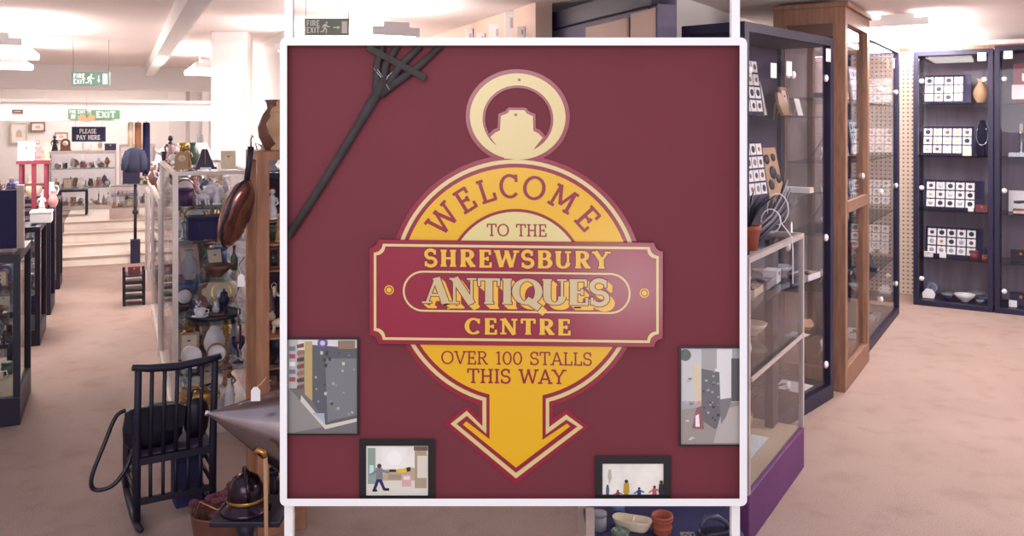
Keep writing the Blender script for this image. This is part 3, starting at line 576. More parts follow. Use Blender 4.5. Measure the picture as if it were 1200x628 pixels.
def K_rock():
    m = MB().sph((0,0,.032), .04, 10, (1.1,.9,.8)); r = random.Random(5); m.v = [(x*r.uniform(.8,1.2), y*r.uniform(.8,1.2), max(0, z*r.uniform(.85,1.15))) for x, y, z in m.v]; m.sm = [False]*len(m.f)
    return [('body', m, None)], .05, .07
def K_slab():
    m = MB(Matrix.Rotation(math.radians(-20), 4, 'X')).prism([(-.06,0),(.05,0),(.065,.05),(.03,.1),(-.03,.105),(-.07,.05)], lambda x, z: (x,0,z), lambda x, z: (x,.012,z)); m.bar((0,.065,.003),(0,.03,.07),.012,.004)
    return [('body', m, None)], .068, .105
def K_tray():
    m = MB().box(-.085,.085,-.055,.055,0,.004)
    for a in ((-.085,-.08,-.055,.055),(.08,.085,-.055,.055),(-.08,.08,-.055,-.05),(-.08,.08,.05,.055)): m.box(*a, .004, .032)
    o = [('tray', m, None)]; r = random.Random(2)
    for k in range(5):
        q = MB().sph((-.06+.03*k, r.uniform(-.02,.02), .02), .014, 8, (1,1.3,.9)); o.append(('specimen', q, ('grey','brown','black','tan','navy')[k]))
    return o, .09, .04
def K_urn(): return [('body', lathe([(.035,0),(.035,.012),(.014,.03),(.045,.08),(.055,.12),(.034,.155),(.04,.168),(.02,.172)], 16), None), ('lid', lathe([(.038,.168),(.03,.19),(.01,.2),(.012,.215),(.003,.225)], 14), None), ('handle', MB().tube([(.05,0,.125),(.078,0,.14),(.07,0,.105),(.052,0,.095)], .005, 6), None), ('handle', MB().tube([(-.05,0,.125),(-.078,0,.14),(-.07,0,.105),(-.052,0,.095)], .005, 6), None)], .07, .225
def K_bell(): return [('dome', lathe([(.04,0),(.036,.006),(.028,.04),(.014,.06),(.004,.064)], 14), None), ('grip', lathe([(.005,.062),(.009,.085),(.006,.11),(.01,.125),(.002,.132)], 10), 'brown')], .04, .132
def K_lantern():
    m = MB().box(-.035,.035,-.035,.035,0,.012).box(-.035,.035,-.035,.035,.11,.118)
    for x in (-.03,.03):
        for y in (-.03,.03): m.box(x-.004,x+.004,y-.004,y+.004,.012,.11)
    return [('cage', m, None), ('chimney', MB().lathe([(.035,.118),(.012,.145),(.012,.155)], 4), None), ('flame_glass', lathe([(.018,.012),(.022,.05),(.014,.1)], 10), 'glass'), ('ring_handle', MB().tube([(.016*math.cos(a),0,.168+.016*math.sin(a)) for a in [2*PI*k/12 for k in range(13)]], .002, 5), None)], .045, .185
def K_animal():
    m = MB().sph((0,0,.06), .042, 12, (.9,.8,1.1)).sph((0,-.012,.128), .03, 12).sph((0,-.038,.12), .013, 8)
    for s in (-1,1): m.sph((s*.025,-.004,.155), .012, 8).tube([(s*.03,-.008,.085),(s*.05,-.03,.06),(s*.045,-.045,.045)], [.014,.012,.012], 7).tube([(s*.02,-.01,.03),(s*.032,-.045,.018),(s*.034,-.062,.022)], [.018,.015,.016], 7)
    return [('body', m, None), ('bow', MB().sph((.008,-.034,.1), .008, 8).sph((-.008,-.034,.1), .008, 8), 'red')], .065, .17
def K_dial():
    m = MB(Matrix.Translation((0,0,.065)) @ Matrix.Rotation(PI/2, 4, 'X')).lathe([(.05,-.012),(.055,0),(.05,.012)], 22); f = MB(Matrix.Translation((0,-.0125,.065)) @ Matrix.Rotation(PI/2, 4, 'X')).lathe([(.045,0),(.045,.002),(.002,.002)], 22)
    return [('rim', m, None), ('face', f, 'white'), ('foot', MB().box(-.03,.03,-.02,.02,0,.014), None)], .057, .12
KINDS = {'vase': (K_vase, 'vase', 'vase'), 'bottle': (K_bottle, 'stoppered bottle', 'bottle'), 'jug': (K_jug, 'jug', 'jug'), 'teapot': (K_teapot, 'teapot', 'teapot'), 'teacup': (K_cup, 'teacup on a saucer', 'cup'),
 'bowl': (K_bowl, 'bowl', 'bowl'), 'plate': (K_plate, 'upright plate', 'plate'), 'figurine': (K_figurine, 'lady figurine', 'figurine'), 'dog_figurine': (K_dog, 'dog figurine', 'figurine'), 'trinket_box': (K_box, 'trinket box', 'box'),
 'book': (K_book, 'flat book', 'book'), 'price_card': (K_card, 'price card', 'card'), 'photo_frame': (K_frame, 'photo frame', 'photo frame'), 'mantel_clock': (K_clock, 'mantel clock', 'clock'), 'candlestick': (K_candlestick, 'candlestick', 'candlestick'),
 'goblet': (K_goblet, 'goblet', 'goblet'), 'decanter': (K_decanter, 'decanter', 'decanter'), 'tin': (K_tin, 'round tin', 'tin'), 'glass_dome': (K_dome, 'ornament under a dome', 'glass dome'), 'table_lamp': (K_lampbase, 'table lamp', 'lamp'),
 'basket': (K_basket, 'handled basket', 'basket'), 'seashell': (K_shell, 'fan shell', 'shell'), 'rock_specimen': (K_rock, 'rock', 'rock'), 'mineral_slab': (K_slab, 'mineral slab', 'mineral'), 'specimen_tray': (K_tray, 'tray of specimens', 'tray'),
 'urn': (K_urn, 'lidded urn', 'urn'), 'hand_bell': (K_bell, 'hand bell', 'bell'), 'lantern': (K_lantern, 'lantern', 'lantern'), 'toy_bear': (K_animal, 'toy bear', 'toy'), 'barometer': (K_dial, 'dial gauge', 'gauge')}
HUEWORD = {'gilt': 'gilt', 'glass': 'clear glass', 'navy': 'navy blue', 'terracotta': 'terracotta'}
_cache, _dims = {}, {}
GOODS = []
def goods(kind, col, loc, yaw=0, scale=1, place='', group='', word=None, parts=True):
    fn, noun, cat = KINDS[kind]; key = (kind, col)
    if key not in _cache:
        pl, r, h = fn(); _dims[kind] = (r, h); L = []
        for nm, mb, ov in pl:
            me = mb.mesh(kind+'_'+nm); me.materials.append(hue(ov or col)); L.append((nm, me))
        _cache[key] = L
    L = _cache[key]
    if len(L) == 1: o = link(kind, L[0][1]); o.location = loc
    else:
        o = empty(kind, loc)
        for nm, me in L: link(nm, me, o)
    o.rotation_euler = (0, 0, yaw); o.scale = (scale,)*3
    GOODS.append((o, f"{HUEWORD.get(col, col)} {noun}" if not word else word, place, cat, group)); return o
def dims(kind):
    if kind not in _dims: p, r, h = KINDS[kind][0](); _dims[kind] = (r, h)
    return _dims[kind]
def finish_goods():
    by = {}
    for g_ in GOODS: by.setdefault((g_[1], g_[2]), []).append(g_)
    for (w, p), L in by.items():
        L.sort(key=lambda g_: g_[0].matrix_world.translation.x / max(.1, g_[0].matrix_world.translation.y) if False else g_[0].location.x / max(.1, g_[0].location.y))
        n = len(L)
        for i, g_ in enumerate(L):
            sfx = '' if n == 1 else (', left one' if i == 0 else ', right one' if i == n-1 else ', middle one' if n == 3 else f', {["","second","third","fourth","fifth","sixth"][min(i,5)]} from left')
            tag(g_[0], f"{w} {p}{sfx}", g_[3], g_[4])
# ------------------------------------------------------------------ display cabinets
class Cab:
    def __init__(s, name, label, loc, yaw, w, d, h, frame, shelves=(), base=.08, top=.04, post=.035, panes='fblr', back=None, doors=1, locks=(), shelfm=None, cat='display cabinet', group=None, basem=None, floorm=None, glass=None, topglass=False, stile=None):
        s.loc, s.yaw, s.w, s.d, s.h = Vector(loc), yaw, w, d, h; s.base = base; gl = glass or GLASS
        r = s.root = empty(name, loc, yaw, label, cat, group); bm = basem or frame
        MB().box(0, w, 0, d, 0, base).build('plinth', bm, r, bevel=.004)
        s.floor = base
        if floorm: MB().box(post, w-post, post, d-post, base, base+.006).build('floor_board', floorm, r); s.floor = base+.006
        for x in (0, w-post):
            for y in (0, d-post): MB().box(x, x+post, y, y+post, base, h-top).build('post', frame, r)
        m = MB().box(0, w, 0, post, h-top, h).box(0, w, d-post, d, h-top, h).box(0, post, post, d-post, h-top, h).box(w-post, w, post, d-post, h-top, h)
        if not topglass: m.box(post, w-post, post, d-post, h-top, h-top*.4)
        m.build('top_frame', frame, r)
        if topglass: MB().box(post, w-post, post, d-post, h-top*.6, h-top*.4).build('top_pane', gl, r)
        g2 = .006; e = .003
        if 'b' in panes: MB().box(post, w-post, d-post/2, d-post/2+g2, base, h-top).build('back_pane' if back is None else 'back_panel', back or gl, r)
        if 'l' in panes: MB().box(post/2, post/2+g2, post, d-post, base, h-top).build('side_pane', gl, r)
        if 'r' in panes: MB().box(w-post/2-g2, w-post/2, post, d-post, base, h-top).build('side_pane', gl, r)
        if 'f' in panes:
            iw = (w-2*post)/doors
            for k in range(doors):
                x0 = post+iw*k+.002; x1 = post+iw*(k+1)-.002
                dr = MB().box(x0, x1, post*.4, post*.4+g2, base+.01, h-top-.005).build('door', gl, r)
                if stile:
                    m = MB().box(x0, x0+stile, 0, post*.4, base+.01, h-top-.005).box(x1-stile, x1, 0, post*.4, base+.01, h-top-.005); m.build('door_stile', frame, dr)
                for lx, lz in locks:
                    lk = x0+lx*(x1-x0)
                    MB(Matrix.Translation((lk, post*.4-.002, lz)) @ Matrix.Rotation(PI/2, 4, 'X')).lathe([(.022,-.002),(.022,.008),(.012,.014),(.002,.016)], 14).build('lock', mat('lock_white', '#e6e2e4', .3), dr)
        s.sz = [s.floor]
        for z in shelves:
            MB().box(post*.6, w-post*.6, post*.9, d-post*.9, z-.008, z).build('shelf', shelfm or SHELFG, r); s.sz.append(z)
        s.clear = [(s.sz[i+1] if i+1 < len(s.sz) else h-top)-s.sz[i]-.02 for i in range(len(s.sz))]
    def pt(s, x, y, z): c, n = math.cos(s.yaw), math.sin(s.yaw); return Vector((s.loc.x+c*x-n*y, s.loc.y+n*x+c*y, s.loc.z+z))
    def put(s, kind, col, x, y, i, place, group, yaw=0, scale=1, dz=.002): return goods(kind, col, s.pt(x, y, s.sz[i]+dz+.0028*scale), s.yaw+yaw, scale, place, group)
    def fill(s, i, kinds, cols, place, group, rows=(.3,), x0=.07, x1=None, smax=1.25, gap=.012, seen=None):
        """stand assorted goods in rows along shelf i, no two alike"""
        x1 = x1 or s.w-.07; used = seen if seen is not None else set()
        for fy in rows:
            x = x0
            for _ in range(60):
                kind = rnd.choice(kinds); col = rnd.choice(cols)
                if (kind, col) in used: continue
                r, h = dims(kind); sc = min(smax, max(.45, (s.clear[i]-.02)/h)) * rnd.uniform(.82, 1)
                if h*sc > s.clear[i]: sc = s.clear[i]/h*.95
                R_ = max(r*sc, .02)*1.05
                if x+2*R_ > x1: continue
                y = min(max(fy*s.d, R_+.045), s.d-R_-.045)
                if R_*2+.09 > s.d and kind in ('book', 'specimen_tray'): continue
                used.add((kind, col)); s.put(kind, col, x+R_, y, i, place, group, rnd.uniform(-.5, .5), sc); x += 2*R_+gap
                if x > x1-.05: break
# ================================================================== left wing: counter cases along the aisle
SMALL = ['vase','bottle','jug','teapot','teacup','bowl','plate','figurine','dog_figurine','trinket_box','photo_frame','mantel_clock','candlestick','goblet','tin','urn','hand_bell','seashell','lantern','toy_bear','barometer']
PALE = ['white','cream','silver','pink','grey','blue','glass','gilt','tan']
MIX = PALE + ['white','cream','navy','brown','amber','green','black','copper']
gA = 'curios in the nearest dark glass case on the left'
A = Cab('display_case', 'waist high dark framed glass case, nearest at the edge of the carpet aisle', Lw(5.535, -1.3), YL, .8, .67, .96, NAVYD, (.39, .57, .735), base=.16, post=.035, topglass=True, group='dark glass cases in a row', floorm=mat('case_floor', '#b3a288', .8))
for i, nm in enumerate(('floor', 'low shelf', 'middle shelf', 'top shelf')):
    A.fill(i, SMALL, MIX, f'on the {nm} of the nearest dark glass case', gA, rows=(.17, .45, .75), x0=.36, smax=.8)
B = Cab('display_case', 'dark framed glass case with a white box on top, second in the left row', Lw(7.45, -1.25), YL, .71, .64, .91, NAVYD, (.4, .64), base=.12, group='dark glass cases in a row', basem=NAVYD)
for i, nm in enumerate(('floor', 'lower shelf', 'upper shelf')): B.fill(i, SMALL, MIX, f'on the {nm} of the second dark glass case', 'curios in the second dark case', rows=(.25,), x0=.42)
Cc = Cab('display_case', 'dark framed glass case carrying the red stand, third in the left row', Lw(8.6, -1.25), YL, .71, .56, .93, NAVYD, (.35, .64), base=.1, group='dark glass cases in a row', basem=NAVYD)
for i, nm in enumerate(('floor', 'lower shelf', 'upper shelf')): Cc.fill(i, SMALL, MIX, f'on the {nm} of the third dark glass case', 'curios in the third dark case', rows=(.25,), x0=.5)
Dd = Cab('display_case', 'dark framed glass case at the far end of the left row by the steps', Lw(9.9, -1.2), YL, .66, .46, .93, NAVYD, (.5,), base=.1, group='dark glass cases in a row')
Dd.fill(1, SMALL, MIX, 'on the shelf of the last dark glass case', 'curios in the last dark case', rows=(.3,), x0=.45)
def simple(name, label, cat, m, mtl, loc, yaw=0, bevel=0, group=None, part=None):
    o = m.build(name, mtl, None, bevel=bevel, loc=loc, yaw=yaw); return tag(o, label, cat, group)
# on top of the cases
t = empty('display_screen', A.pt(.28, .30, .961), YL, 'navy upright panel with a beige edge standing on the nearest glass case', 'panel')
MB().box(0, .475, 0, .03, 0, .345).build('sheet', mat('navy_cloth', '#201d4a', .8, var=.1), t); MB().box(.476, .512, -.01, .05, 0, .375).build('edge_post', BEIGEF, t); MB().box(0, .475, .03, .12, 0, .02).build('foot', NAVY, t)
t = empty('carton', A.pt(.40, .06, .961), YL, 'low white carton under the gold toy bear on the nearest glass case', 'box'); MB().box(0, .2, 0, .12, 0, .058).build('case', WHITEP, t, bevel=.004); MB().box(-.002, .202, -.002, .122, .0585, .066).build('lid', mat('goods_cream'), t)
hue('cream')
goods('toy_bear', 'amber', A.pt(.545, .125, 1.028), YL+.2, .98, 'sitting on the white carton', gA)
for k, (kind, c, x, sc) in enumerate((('photo_frame','silver',.57,1),('trinket_box','cream',.70,.8))):
    goods(kind, c, A.pt(x, .5, .961), YL, sc, 'behind the navy panel', gA)
t = empty('carton', P(35, 266, 6.75), YL, 'white carton with a lid on the second dark glass case', 'box'); t.location.z = .911
MB().box(0, .15, 0, .2, 0, .075).build('case', WHITEP, t, bevel=.004); MB().box(-.004, .154, -.004, .204, .0755, .09).build('lid', WHITEP, t, bevel=.003)
goods('photo_frame', 'navy', B.pt(.33, .3, .911), YL, 1.1, 'beside the white carton on the second case', 'curios on the left cases')
goods('plate', 'white', B.pt(.2, .35, .911), YL, 1, 'beside the white carton on the second case', 'curios on the left cases')
t = empty('red_stand', P(22, 240, 7.75), YL, 'red painted wooden display stand on the third dark glass case', 'stand'); t.location.z = .931
RDM = mat('red_wood', '#93384a', .5, var=.15)
for x in (0, .1, .2):
    if x != .1: MB().box(x, x+.028, 0, .028, 0, .40).build('post', RDM, t)
    else: MB().box(x+.0, x+.04, -.001, .02, 0, .40).build('post', RDM, t)
MB().box(-.02, .25, -.015, .24, .40, .43).build('top_board', RDM, t); MB().box(.03, .198, .03, .22, .2, .215).build('shelf', RDM, t)
for x in (0, .2): MB().box(x, x+.028, .2, .228, 0, .40).build('post', RDM, t)
rs = lambda x, y, z: t.location + Vector((math.cos(YL)*x-math.sin(YL)*y, math.sin(YL)*x+math.cos(YL)*y, z))
goods('photo_frame', 'silver', rs(.05, .1, .431), YL, 1.35, 'on the red stand', 'curios on the red stand')
goods('figurine', 'pink', rs(.15, .05, .431), YL, 1.05, 'on the red stand', 'curios on the red stand')
goods('figurine', 'cream', rs(.215, .1, .431), YL, .95, 'on the red stand', 'curios on the red stand')
goods('dog_figurine', 'white', rs(-.075, .1, .0), YL, 1.5, 'left of the red stand on the third case', 'curios on the left cases')
seen = set()
for (kind, c, px, d, sc) in (('bottle','white',54,8.2,1.0),('vase','pink',62,7.85,.75),('figurine','white',49,7.6,.9),('mantel_clock','brown',8,7.55,1.2),('urn','navy',13,8.05,1.1)):
    q = P(px, 200, d); goods(kind, c, (q.x, q.y, .931), YL, sc, 'on top of the third dark case', 'curios on the left cases')
for kind, c, x, y, sc in (('urn','copper',.07,.2,1.1),('figurine','red',.21,.2,1.2),('candlestick','gilt',.3,.22,1.3),('vase','cream',.40,.2,1.1),('jug','white',.56,.2,.95),('plate','blue',.24,.34,1.1),('goblet','silver',.5,.36,1)):
    goods(kind, c, Dd.pt(x, y, .931), YL, sc, 'on top of the last dark case', 'curios on the left cases')
# soft navy hat on a stand over the left edge
t = empty('hat_stand', A.pt(.40, .54, .961), YL, 'navy hat on a slim stand behind the navy panel, at the left edge', 'hat')
MB().lathe([(.05,0),(.05,.01),(.008,.02),(.008,.42),(.04,.44)], 12).build('stand', BRASS, t); MB().lathe([(.12,.40),(.125,.41),(.07,.43),(.068,.49),(.05,.52),(.003,.525)], 20).build('hat_body', mat('hat_navy', '#3a3a55', .9, var=.1), t)
# low black stool between the first two cases and cartons
t = empty('stool', Lw(6.55, -.98), YL, 'low black stool between the first two dark glass cases', 'stool'); MB().box(0, .36, 0, .3, .42, .45).build('seat', NAVYD, t, bevel=.005)
for x in (.02, .31):
    for y in (.02, .25): MB().box(x, x+.03, y, y+.03, 0, .42).build('leg', NAVYD, t)
goods('basket', 'tan', Lw(6.7, -.8, .451), YL, 1.3, 'on the low black stool', 'curios on the left cases')
# ------------------------------------------------------------------ back room
K = Cab('display_cabinet', 'wide glass cabinet of pale china against the back room wall', Lw(14.0, -.92, .44), YL, .9, .45, .86, ALU, (.32, .6), base=.06, post=.02, doors=2, group=None)
for i, nm in enumerate(('floor', 'lower shelf', 'upper shelf')): K.fill(i, SMALL, PALE, f'on the {nm} of the back room cabinet', 'pale china in the back room cabinet', rows=(.3, .7), smax=.8)
for kind, c, x in (('figurine','black',.08),('mantel_clock','brown',.22),('jug','white',.5),('table_lamp','cream',.68),('trinket_box','navy',.82)):
    goods(kind, c, K.pt(x, .2, .861), YL, 1.3 if kind != 'table_lamp' else .9, 'on top of the back room cabinet', 'curios on the back room cabinet')
K2 = Cab('display_cabinet', 'narrow glass cabinet beside the wide one in the back room', Lw(14.0, .02, .44), YL, .5, .45, .95, ALU, (.34, .64), base=.06, post=.02)
for i, nm in enumerate(('floor', 'lower shelf', 'upper shelf')): K2.fill(i, SMALL, PALE, f'on the {nm} of the narrow back room cabinet', 'pale china in the narrow back room cabinet', rows=(.3, .7), smax=.8)
K3 = Cab('glass_counter', 'pale glass counter with a beige base at the top of the steps', Lw(12.45, -.1, .44), YL, .36, .5, .42, ALU, (.3,), base=.14, post=.014, topglass=True, basem=BEIGEF, cat='counter')
for i, nm in enumerate(('floor', 'shelf')): K3.fill(i, SMALL, PALE, f'on the {nm} of the pale glass counter', 'china in the pale glass counter', rows=(.4,), x0=.03, smax=.8)
t = empty('side_table', Lw(13.2, -.74, .44), YL, 'black side table in front of the back room cabinet', 'table'); MB().box(0, .36, 0, .28, .32, .35).build('tabletop', NAVYD, t)
for x in (.0, .33):
    for y in (0, .25): MB().box(x, x+.03, y, y+.03, 0, .32).build('leg', NAVYD, t)
goods('photo_frame', 'grey', Lw(13.3, -.63, .791), YL, 1.2, 'on the black side table', 'curios on the side table'); goods('vase', 'white', Lw(13.33, -.47, .791), YL, .8, 'on the black side table', 'curios on the side table')
def wall_picture(label, px0, y0, px1, y1, s=15.47, m=OAK):
    d = None
    for _ in range(30):
        d = d or 13; q = P((px0+px1)/2, y1, d); d *= s/(q.x*UL[0]+q.y*UL[1])
    q = P((px0+px1)/2, y1, d); w, h = (px1-px0)*d/FP, (y1-y0)*d/FP
    t = empty('wall_picture', q, YL, label, 'picture'); f = lambda e: (lambda x, z: (x, e, z))
    MB().ringp(rect(-w/2,0,w/2,h), rect(-w/2+.02,.02,w/2-.02,h-.02), f(-.03), f(-.002)).build('frame', m, t); MB().box(-w/2+.018, w/2-.018, -.012, -.006, .018, h-.018).build('print', PAPER, t)
    f2 = lambda x, z: (x, -.0125, z); flat(MB(), [[(-w*.2,h*.3),(w*.2,h*.3),(w*.15,h*.6),(-.0,h*.7),(-w*.18,h*.55)]], f2).build('print_shapes', mat('print_tan', '#d0b49c', .6), t)
wall_picture('small brown framed picture high on the back wall, left of the pay sign', 37, 143, 52, 154)
wall_picture('small tan framed picture low on the back wall, left of the pay sign', 65, 155, 79, 165, m=hue('tan'))
wall_picture('narrow pale framed picture at the far left on the back wall', 14, 144, 31, 168, m=hue('cream'))
# pole stand with a navy box head before the steps
q = G(158.5, 308); t = empty('pole_stand', q, YL, 'black pole stand with a navy box head at the foot of the steps', 'stand')
MB().box(-.055, .055, -.05, .05, 0, .29).build('base_box', NAVY, t, bevel=.006); MB().tube([(0,0,.29),(0,0,.96)], .019, 10).build('pole', NAVYD, t)
MB().box(-.14, .05, -.06, .06, .97, 1.14).build('head_box', NAVY, t, bevel=.008); MB().box(-.142, .052, -.062, .0, 1.141, 1.15).build('head_rim', ALU, t); MB().sph((0,0,.62), .035).build('knob', NAVYD, t)
# garments under the beam
def garment(label, px0, px1, y0, y1, d, m, cat='coat', wav=4, thick=.05, sleeves=False):
    k = d/FP; w = (px1-px0)*k; h = (y1-y0)*k; q = P((px0+px1)/2, y1, d); t = empty('hanging_coat', q, YL*.6, label, cat, 'coats hanging under the white beam')
    vs, fs = [], []; n = 20; rows = [(0,1,1),(.4,.92,.95),(.8,1.0,.9),(.93,.78,.7),(1,.28,.4)] if sleeves else [(0,1,1),(.5,.95,.9),(.95,.95,.8),(1,.8,.6)]
    for z, kx, ky in rows:
        for i in range(n):
            a = 2*PI*i/n; f_ = 1+.06*math.sin(a*wav); vs.append((w/2*kx*math.cos(a)*f_, thick*ky*math.sin(a)*f_, z*h))
    for r_ in range(len(rows)-1):
        for i in range(n): j = (i+1) % n; fs.append((r_*n+i, r_*n+j, (r_+1)*n+j, (r_+1)*n+i))
    fs += [tuple(range(n-1,-1,-1)), tuple((len(rows)-1)*n+i for i in range(n))]
    MB().add(vs, fs, True).build('cloth', m, t)
    if sleeves:
        for sx in (-1, 1): MB().tube([(sx*w*.34,0,h*.85),(sx*w*.5,-.02,h*.5),(sx*w*.52,-.04,h*.1)], [.04,.045,.04], 8).build('sleeve', m, t)
    MB().tube([(0,0,h*.98),(0,0,h+.02),(.015,0,h+.035),(0,0,h+.045)], .004, 5).build('hanger_hook', STEEL, t)
    return t
NJ = mat('denim_navy', '#34364f', .9, var=.15)
garment('navy jacket on a hanger by the pole stand, under the coats', 148, 168, 173, 202, 10.0, NJ, 'jacket', sleeves=True)
garment('cream cloth strip hanging under the white beam', 150, 156, 143.5, 172, 10.35, hue('cream'), thick=.03); garment('tan brown coat hanging under the white beam', 158.2, 165.5, 143.5, 174, 10.4, mat('coat_tan', '#a87452', .9, var=.15))
garment('long navy coat hanging under the white beam beside the tan one', 167.5, 175.5, 143.5, 206, 10.5, mat('coat_navy', '#24224f', .9, var=.1))
# ------------------------------------------------------------------ right-hand row of the left wing
gG = 'china and curios in the tall glass case'
Gc = Cab('display_case', 'tall glass case with pale posts, full of china, behind the rocking chair', Lw(4.925, .268), YL, .42, 1.6, 1.44, ALU, (.343, .596, .835, 1.056, 1.24), base=.1, post=.028, topglass=True, top=.02)
names = ('floor', 'lowest shelf', 'second shelf', 'third shelf', 'fourth shelf', 'top shelf')
sn = [set() for _ in range(6)]
for i in (0, 1, 3): Gc.fill(i, SMALL, MIX, f'on the {names[i]} of the tall glass case', gG, rows=(.07, .2), x0=.04, x1=.39, seen=sn[i])
for i in range(6): Gc.fill(i, SMALL, MIX, f'on the {names[i]} of the tall glass case', gG, rows=(.36, .55, .75, .92), x0=.04, x1=.39, seen=sn[i], smax=1.1)
gp = lambda i: f'at the front on the {names[i]} of the tall glass case'
Gc.put('tin', 'purple', .07, .14, 5, gp(5), gG, 0, .95); Gc.put('dog_figurine', 'white', .17, .14, 5, gp(5), gG, .9, .9); Gc.put('figurine', 'white', .24, .13, 5, gp(5), gG, -.3, .75); Gc.put('teapot', 'white', .245, .40, 5, gp(5), gG, .3, .95); Gc.put('seashell', 'cream', .33, .13, 5, gp(5), gG, 0, .8)
t = empty('storage_box', Gc.pt(.085, .1, 1.057), YL, 'long navy box on the fourth shelf of the tall glass case', 'box'); MB().box(0, .285, 0, .17, 0, .105).build('case', mat('navy_cloth'), t, bevel=.004); MB().box(-.003, .288, -.003, .173, .106, .122).build('lid', mat('navy_cloth'), t, bevel=.003)
Gc.put('candlestick', 'silver', .055, .1, 4, gp(4), gG, 0, .65)
t = empty('serving_tray', Gc.pt(.225, .21, .597), YL, 'round black tray on the second shelf of the tall glass case', 'tray'); MB().lathe([(.15,.008),(.155,.03),(.15,.03),(.146,.014),(.003,.014)], 28).build('dish', hue('black'), t); MB().lathe([(.06,0),(.05,.008)], 18).build('foot', hue('black'), t)
goods('plate', 'cream', Gc.pt(.29, .42, .597), YL-.2, 1.1, gp(2), gG); goods('teacup', 'white', Gc.pt(.15, .15, .612), YL, .8, 'on the round black tray', gG); goods('glass_dome', 'white', Gc.pt(.24, .2, .612), YL, .8, 'on the round black tray', gG); goods('urn', 'navy', Gc.pt(.29, .26, .612), YL, .6, 'on the round black tray', gG); goods('dog_figurine', 'silver', Gc.pt(.15, .27, .612), YL, .7, 'on the round black tray', gG)
# on its glass top
for kind, c, px, d, sc in (('mantel_clock','tan',207,4.85,.72),('dog_figurine','white',194,4.9,.8),('toy_bear','white',186,5.3,.75),('trinket_box','black',180,6.0,.8),('teapot','white',172,6.25,.8),('figurine','amber',220,5.0,.75),('photo_frame','cream',268,4.9,.82),('vase','green',226,5.4,.7),('jug','pink',196,5.6,.75),('figurine','black',184,5.85,1.0),('goblet','gilt',215,5.55,1.0)):
    q = P(px, 202, d); ss = q.x*UL[0]+q.y*UL[1]; tt = q.x*VL[0]+q.y*VL[1]; tt = min(max(tt, .33), .63); q = Lw(ss, tt)
    goods(kind, c, (q.x, q.y, 1.441), YL, sc, 'on top of the tall glass case', 'curios on the tall glass case')
q = P(240, 202, 4.9); t = empty('metronome', (q.x, q.y, 1.441), YL, 'dark pyramid shaped metronome on top of the tall glass case', 'metronome')
m = MB(); m.add([(-.05,-.04,.012),(.05,-.04,.012),(.05,.04,.012),(-.05,.04,.012),(-.014,-.012,.115),(.014,-.012,.115),(.014,.012,.115),(-.014,.012,.115)], [(0,3,2,1),(4,5,6,7),(0,1,5,4),(1,2,6,5),(2,3,7,6),(3,0,4,7)])
m.build('body', mat('metronome_wood', '#3a3550', .4, var=.2), t, bevel=.003); MB().box(-.06,.06,-.05,.05,0,.012).build('base', hue('black'), t); MB().bar((0,-.035,.03),(0,-.015,.11),.004).build('pendulum', BRASS, t); MB().box(-.03,.03,-.0505,-.045,.001,.011).build('plate', PAPER, t)
# crystal oil lamp and more goods on the next case
H_ = Cab('display_case', 'glass case with pale posts behind the tall one along the aisle', Lw(6.75, .268), YL, .42, 1.5, 1.15, ALU, (.4, .66, .92), base=.1, post=.028, topglass=True)
for i in range(4): H_.fill(i, SMALL, MIX, f'on {("the floor","the lowest shelf","the middle shelf","the top shelf")[i]} of the farther pale glass case', 'curios in the farther pale glass case', rows=(.1, .35, .65, .9), x0=.04, x1=.39, smax=1.2)
for kind, c, x, y, sc in (('vase','cream',.07,.1,1.3),('figurine','blue',.07,.3,1.5),('urn','white',.09,.5,1.3),('jug','navy',.08,.75,1.4),('table_lamp','white',.1,1.0,1.3),('vase','green',.25,1.2,1.4),('figurine','pink',.08,1.28,1.4)):
    goods(kind, c, H_.pt(x, y, 1.151), YL, sc, 'on top of the farther pale glass case', 'curios on the farther pale glass case')
t = empty('oil_lamp', H_.pt(.31, .25, 1.151), YL, 'crystal oil lamp with a dark gallery rim rising before the white pillar', 'lamp')
MB().lathe([(.07,0),(.07,.015),(.025,.04),(.02,.1),(.06,.14),(.062,.18),(.03,.2)], 18).build('font', CRYST, t); MB().lathe([(.085,.24),(.095,.27),(.09,.32),(.06,.37),(.05,.40),(.048,.40),(.056,.37),(.086,.32),(.09,.27)], 20, cap=False).build('lamp_shade', mat('opal_shade', '#efe6e4', .3), t)
MB().lathe([(.03,.2),(.05,.215),(.088,.235),(.09,.245),(.03,.23)], 18).build('gallery', hue('brown'), t); MB().lathe([(.024,.36),(.022,.46),(.024,.465)], 12, cap=False).build('chimney', CRYST, t)
t = empty('slatted_rack', Lw(8.72, .04), YL, 'low black slatted rack on the carpet at the far right of the aisle', 'rack')
for x in (0, .17):
    for y in (0, .22): MB().box(x, x+.025, y, y+.025, 0, .33).build('post', NAVYD, t)
for k in range(4): MB().box(.0, .195, .0, .245, .06+.07*k, .072+.07*k).build('slat_tray', NAVYD, t)
goods('trinket_box', 'red', Lw(8.83, .14, .283), YL, .9, 'in the low black slatted rack', 'curios in the rack')
I_ = Cab('display_case', 'far glass case with pale posts near the steps, right of the aisle', Lw(9.4, .27), YL, .42, .8, 1.0, ALU, (.5,), base=.1, post=.028)
I_.fill(1, SMALL, MIX, 'on the shelf of the far pale glass case', 'curios in the far pale case', rows=(.15, .5), x0=.04, x1=.39)
for kind, c, x, y, sc in (('urn','brown',.08,.1,1.3),('vase','white',.1,.35,1.5),('lantern','black',.1,.6,1.6)): goods(kind, c, I_.pt(x, y, 1.001), YL, sc, 'on top of the far pale glass case', 'curios on the far pale case')
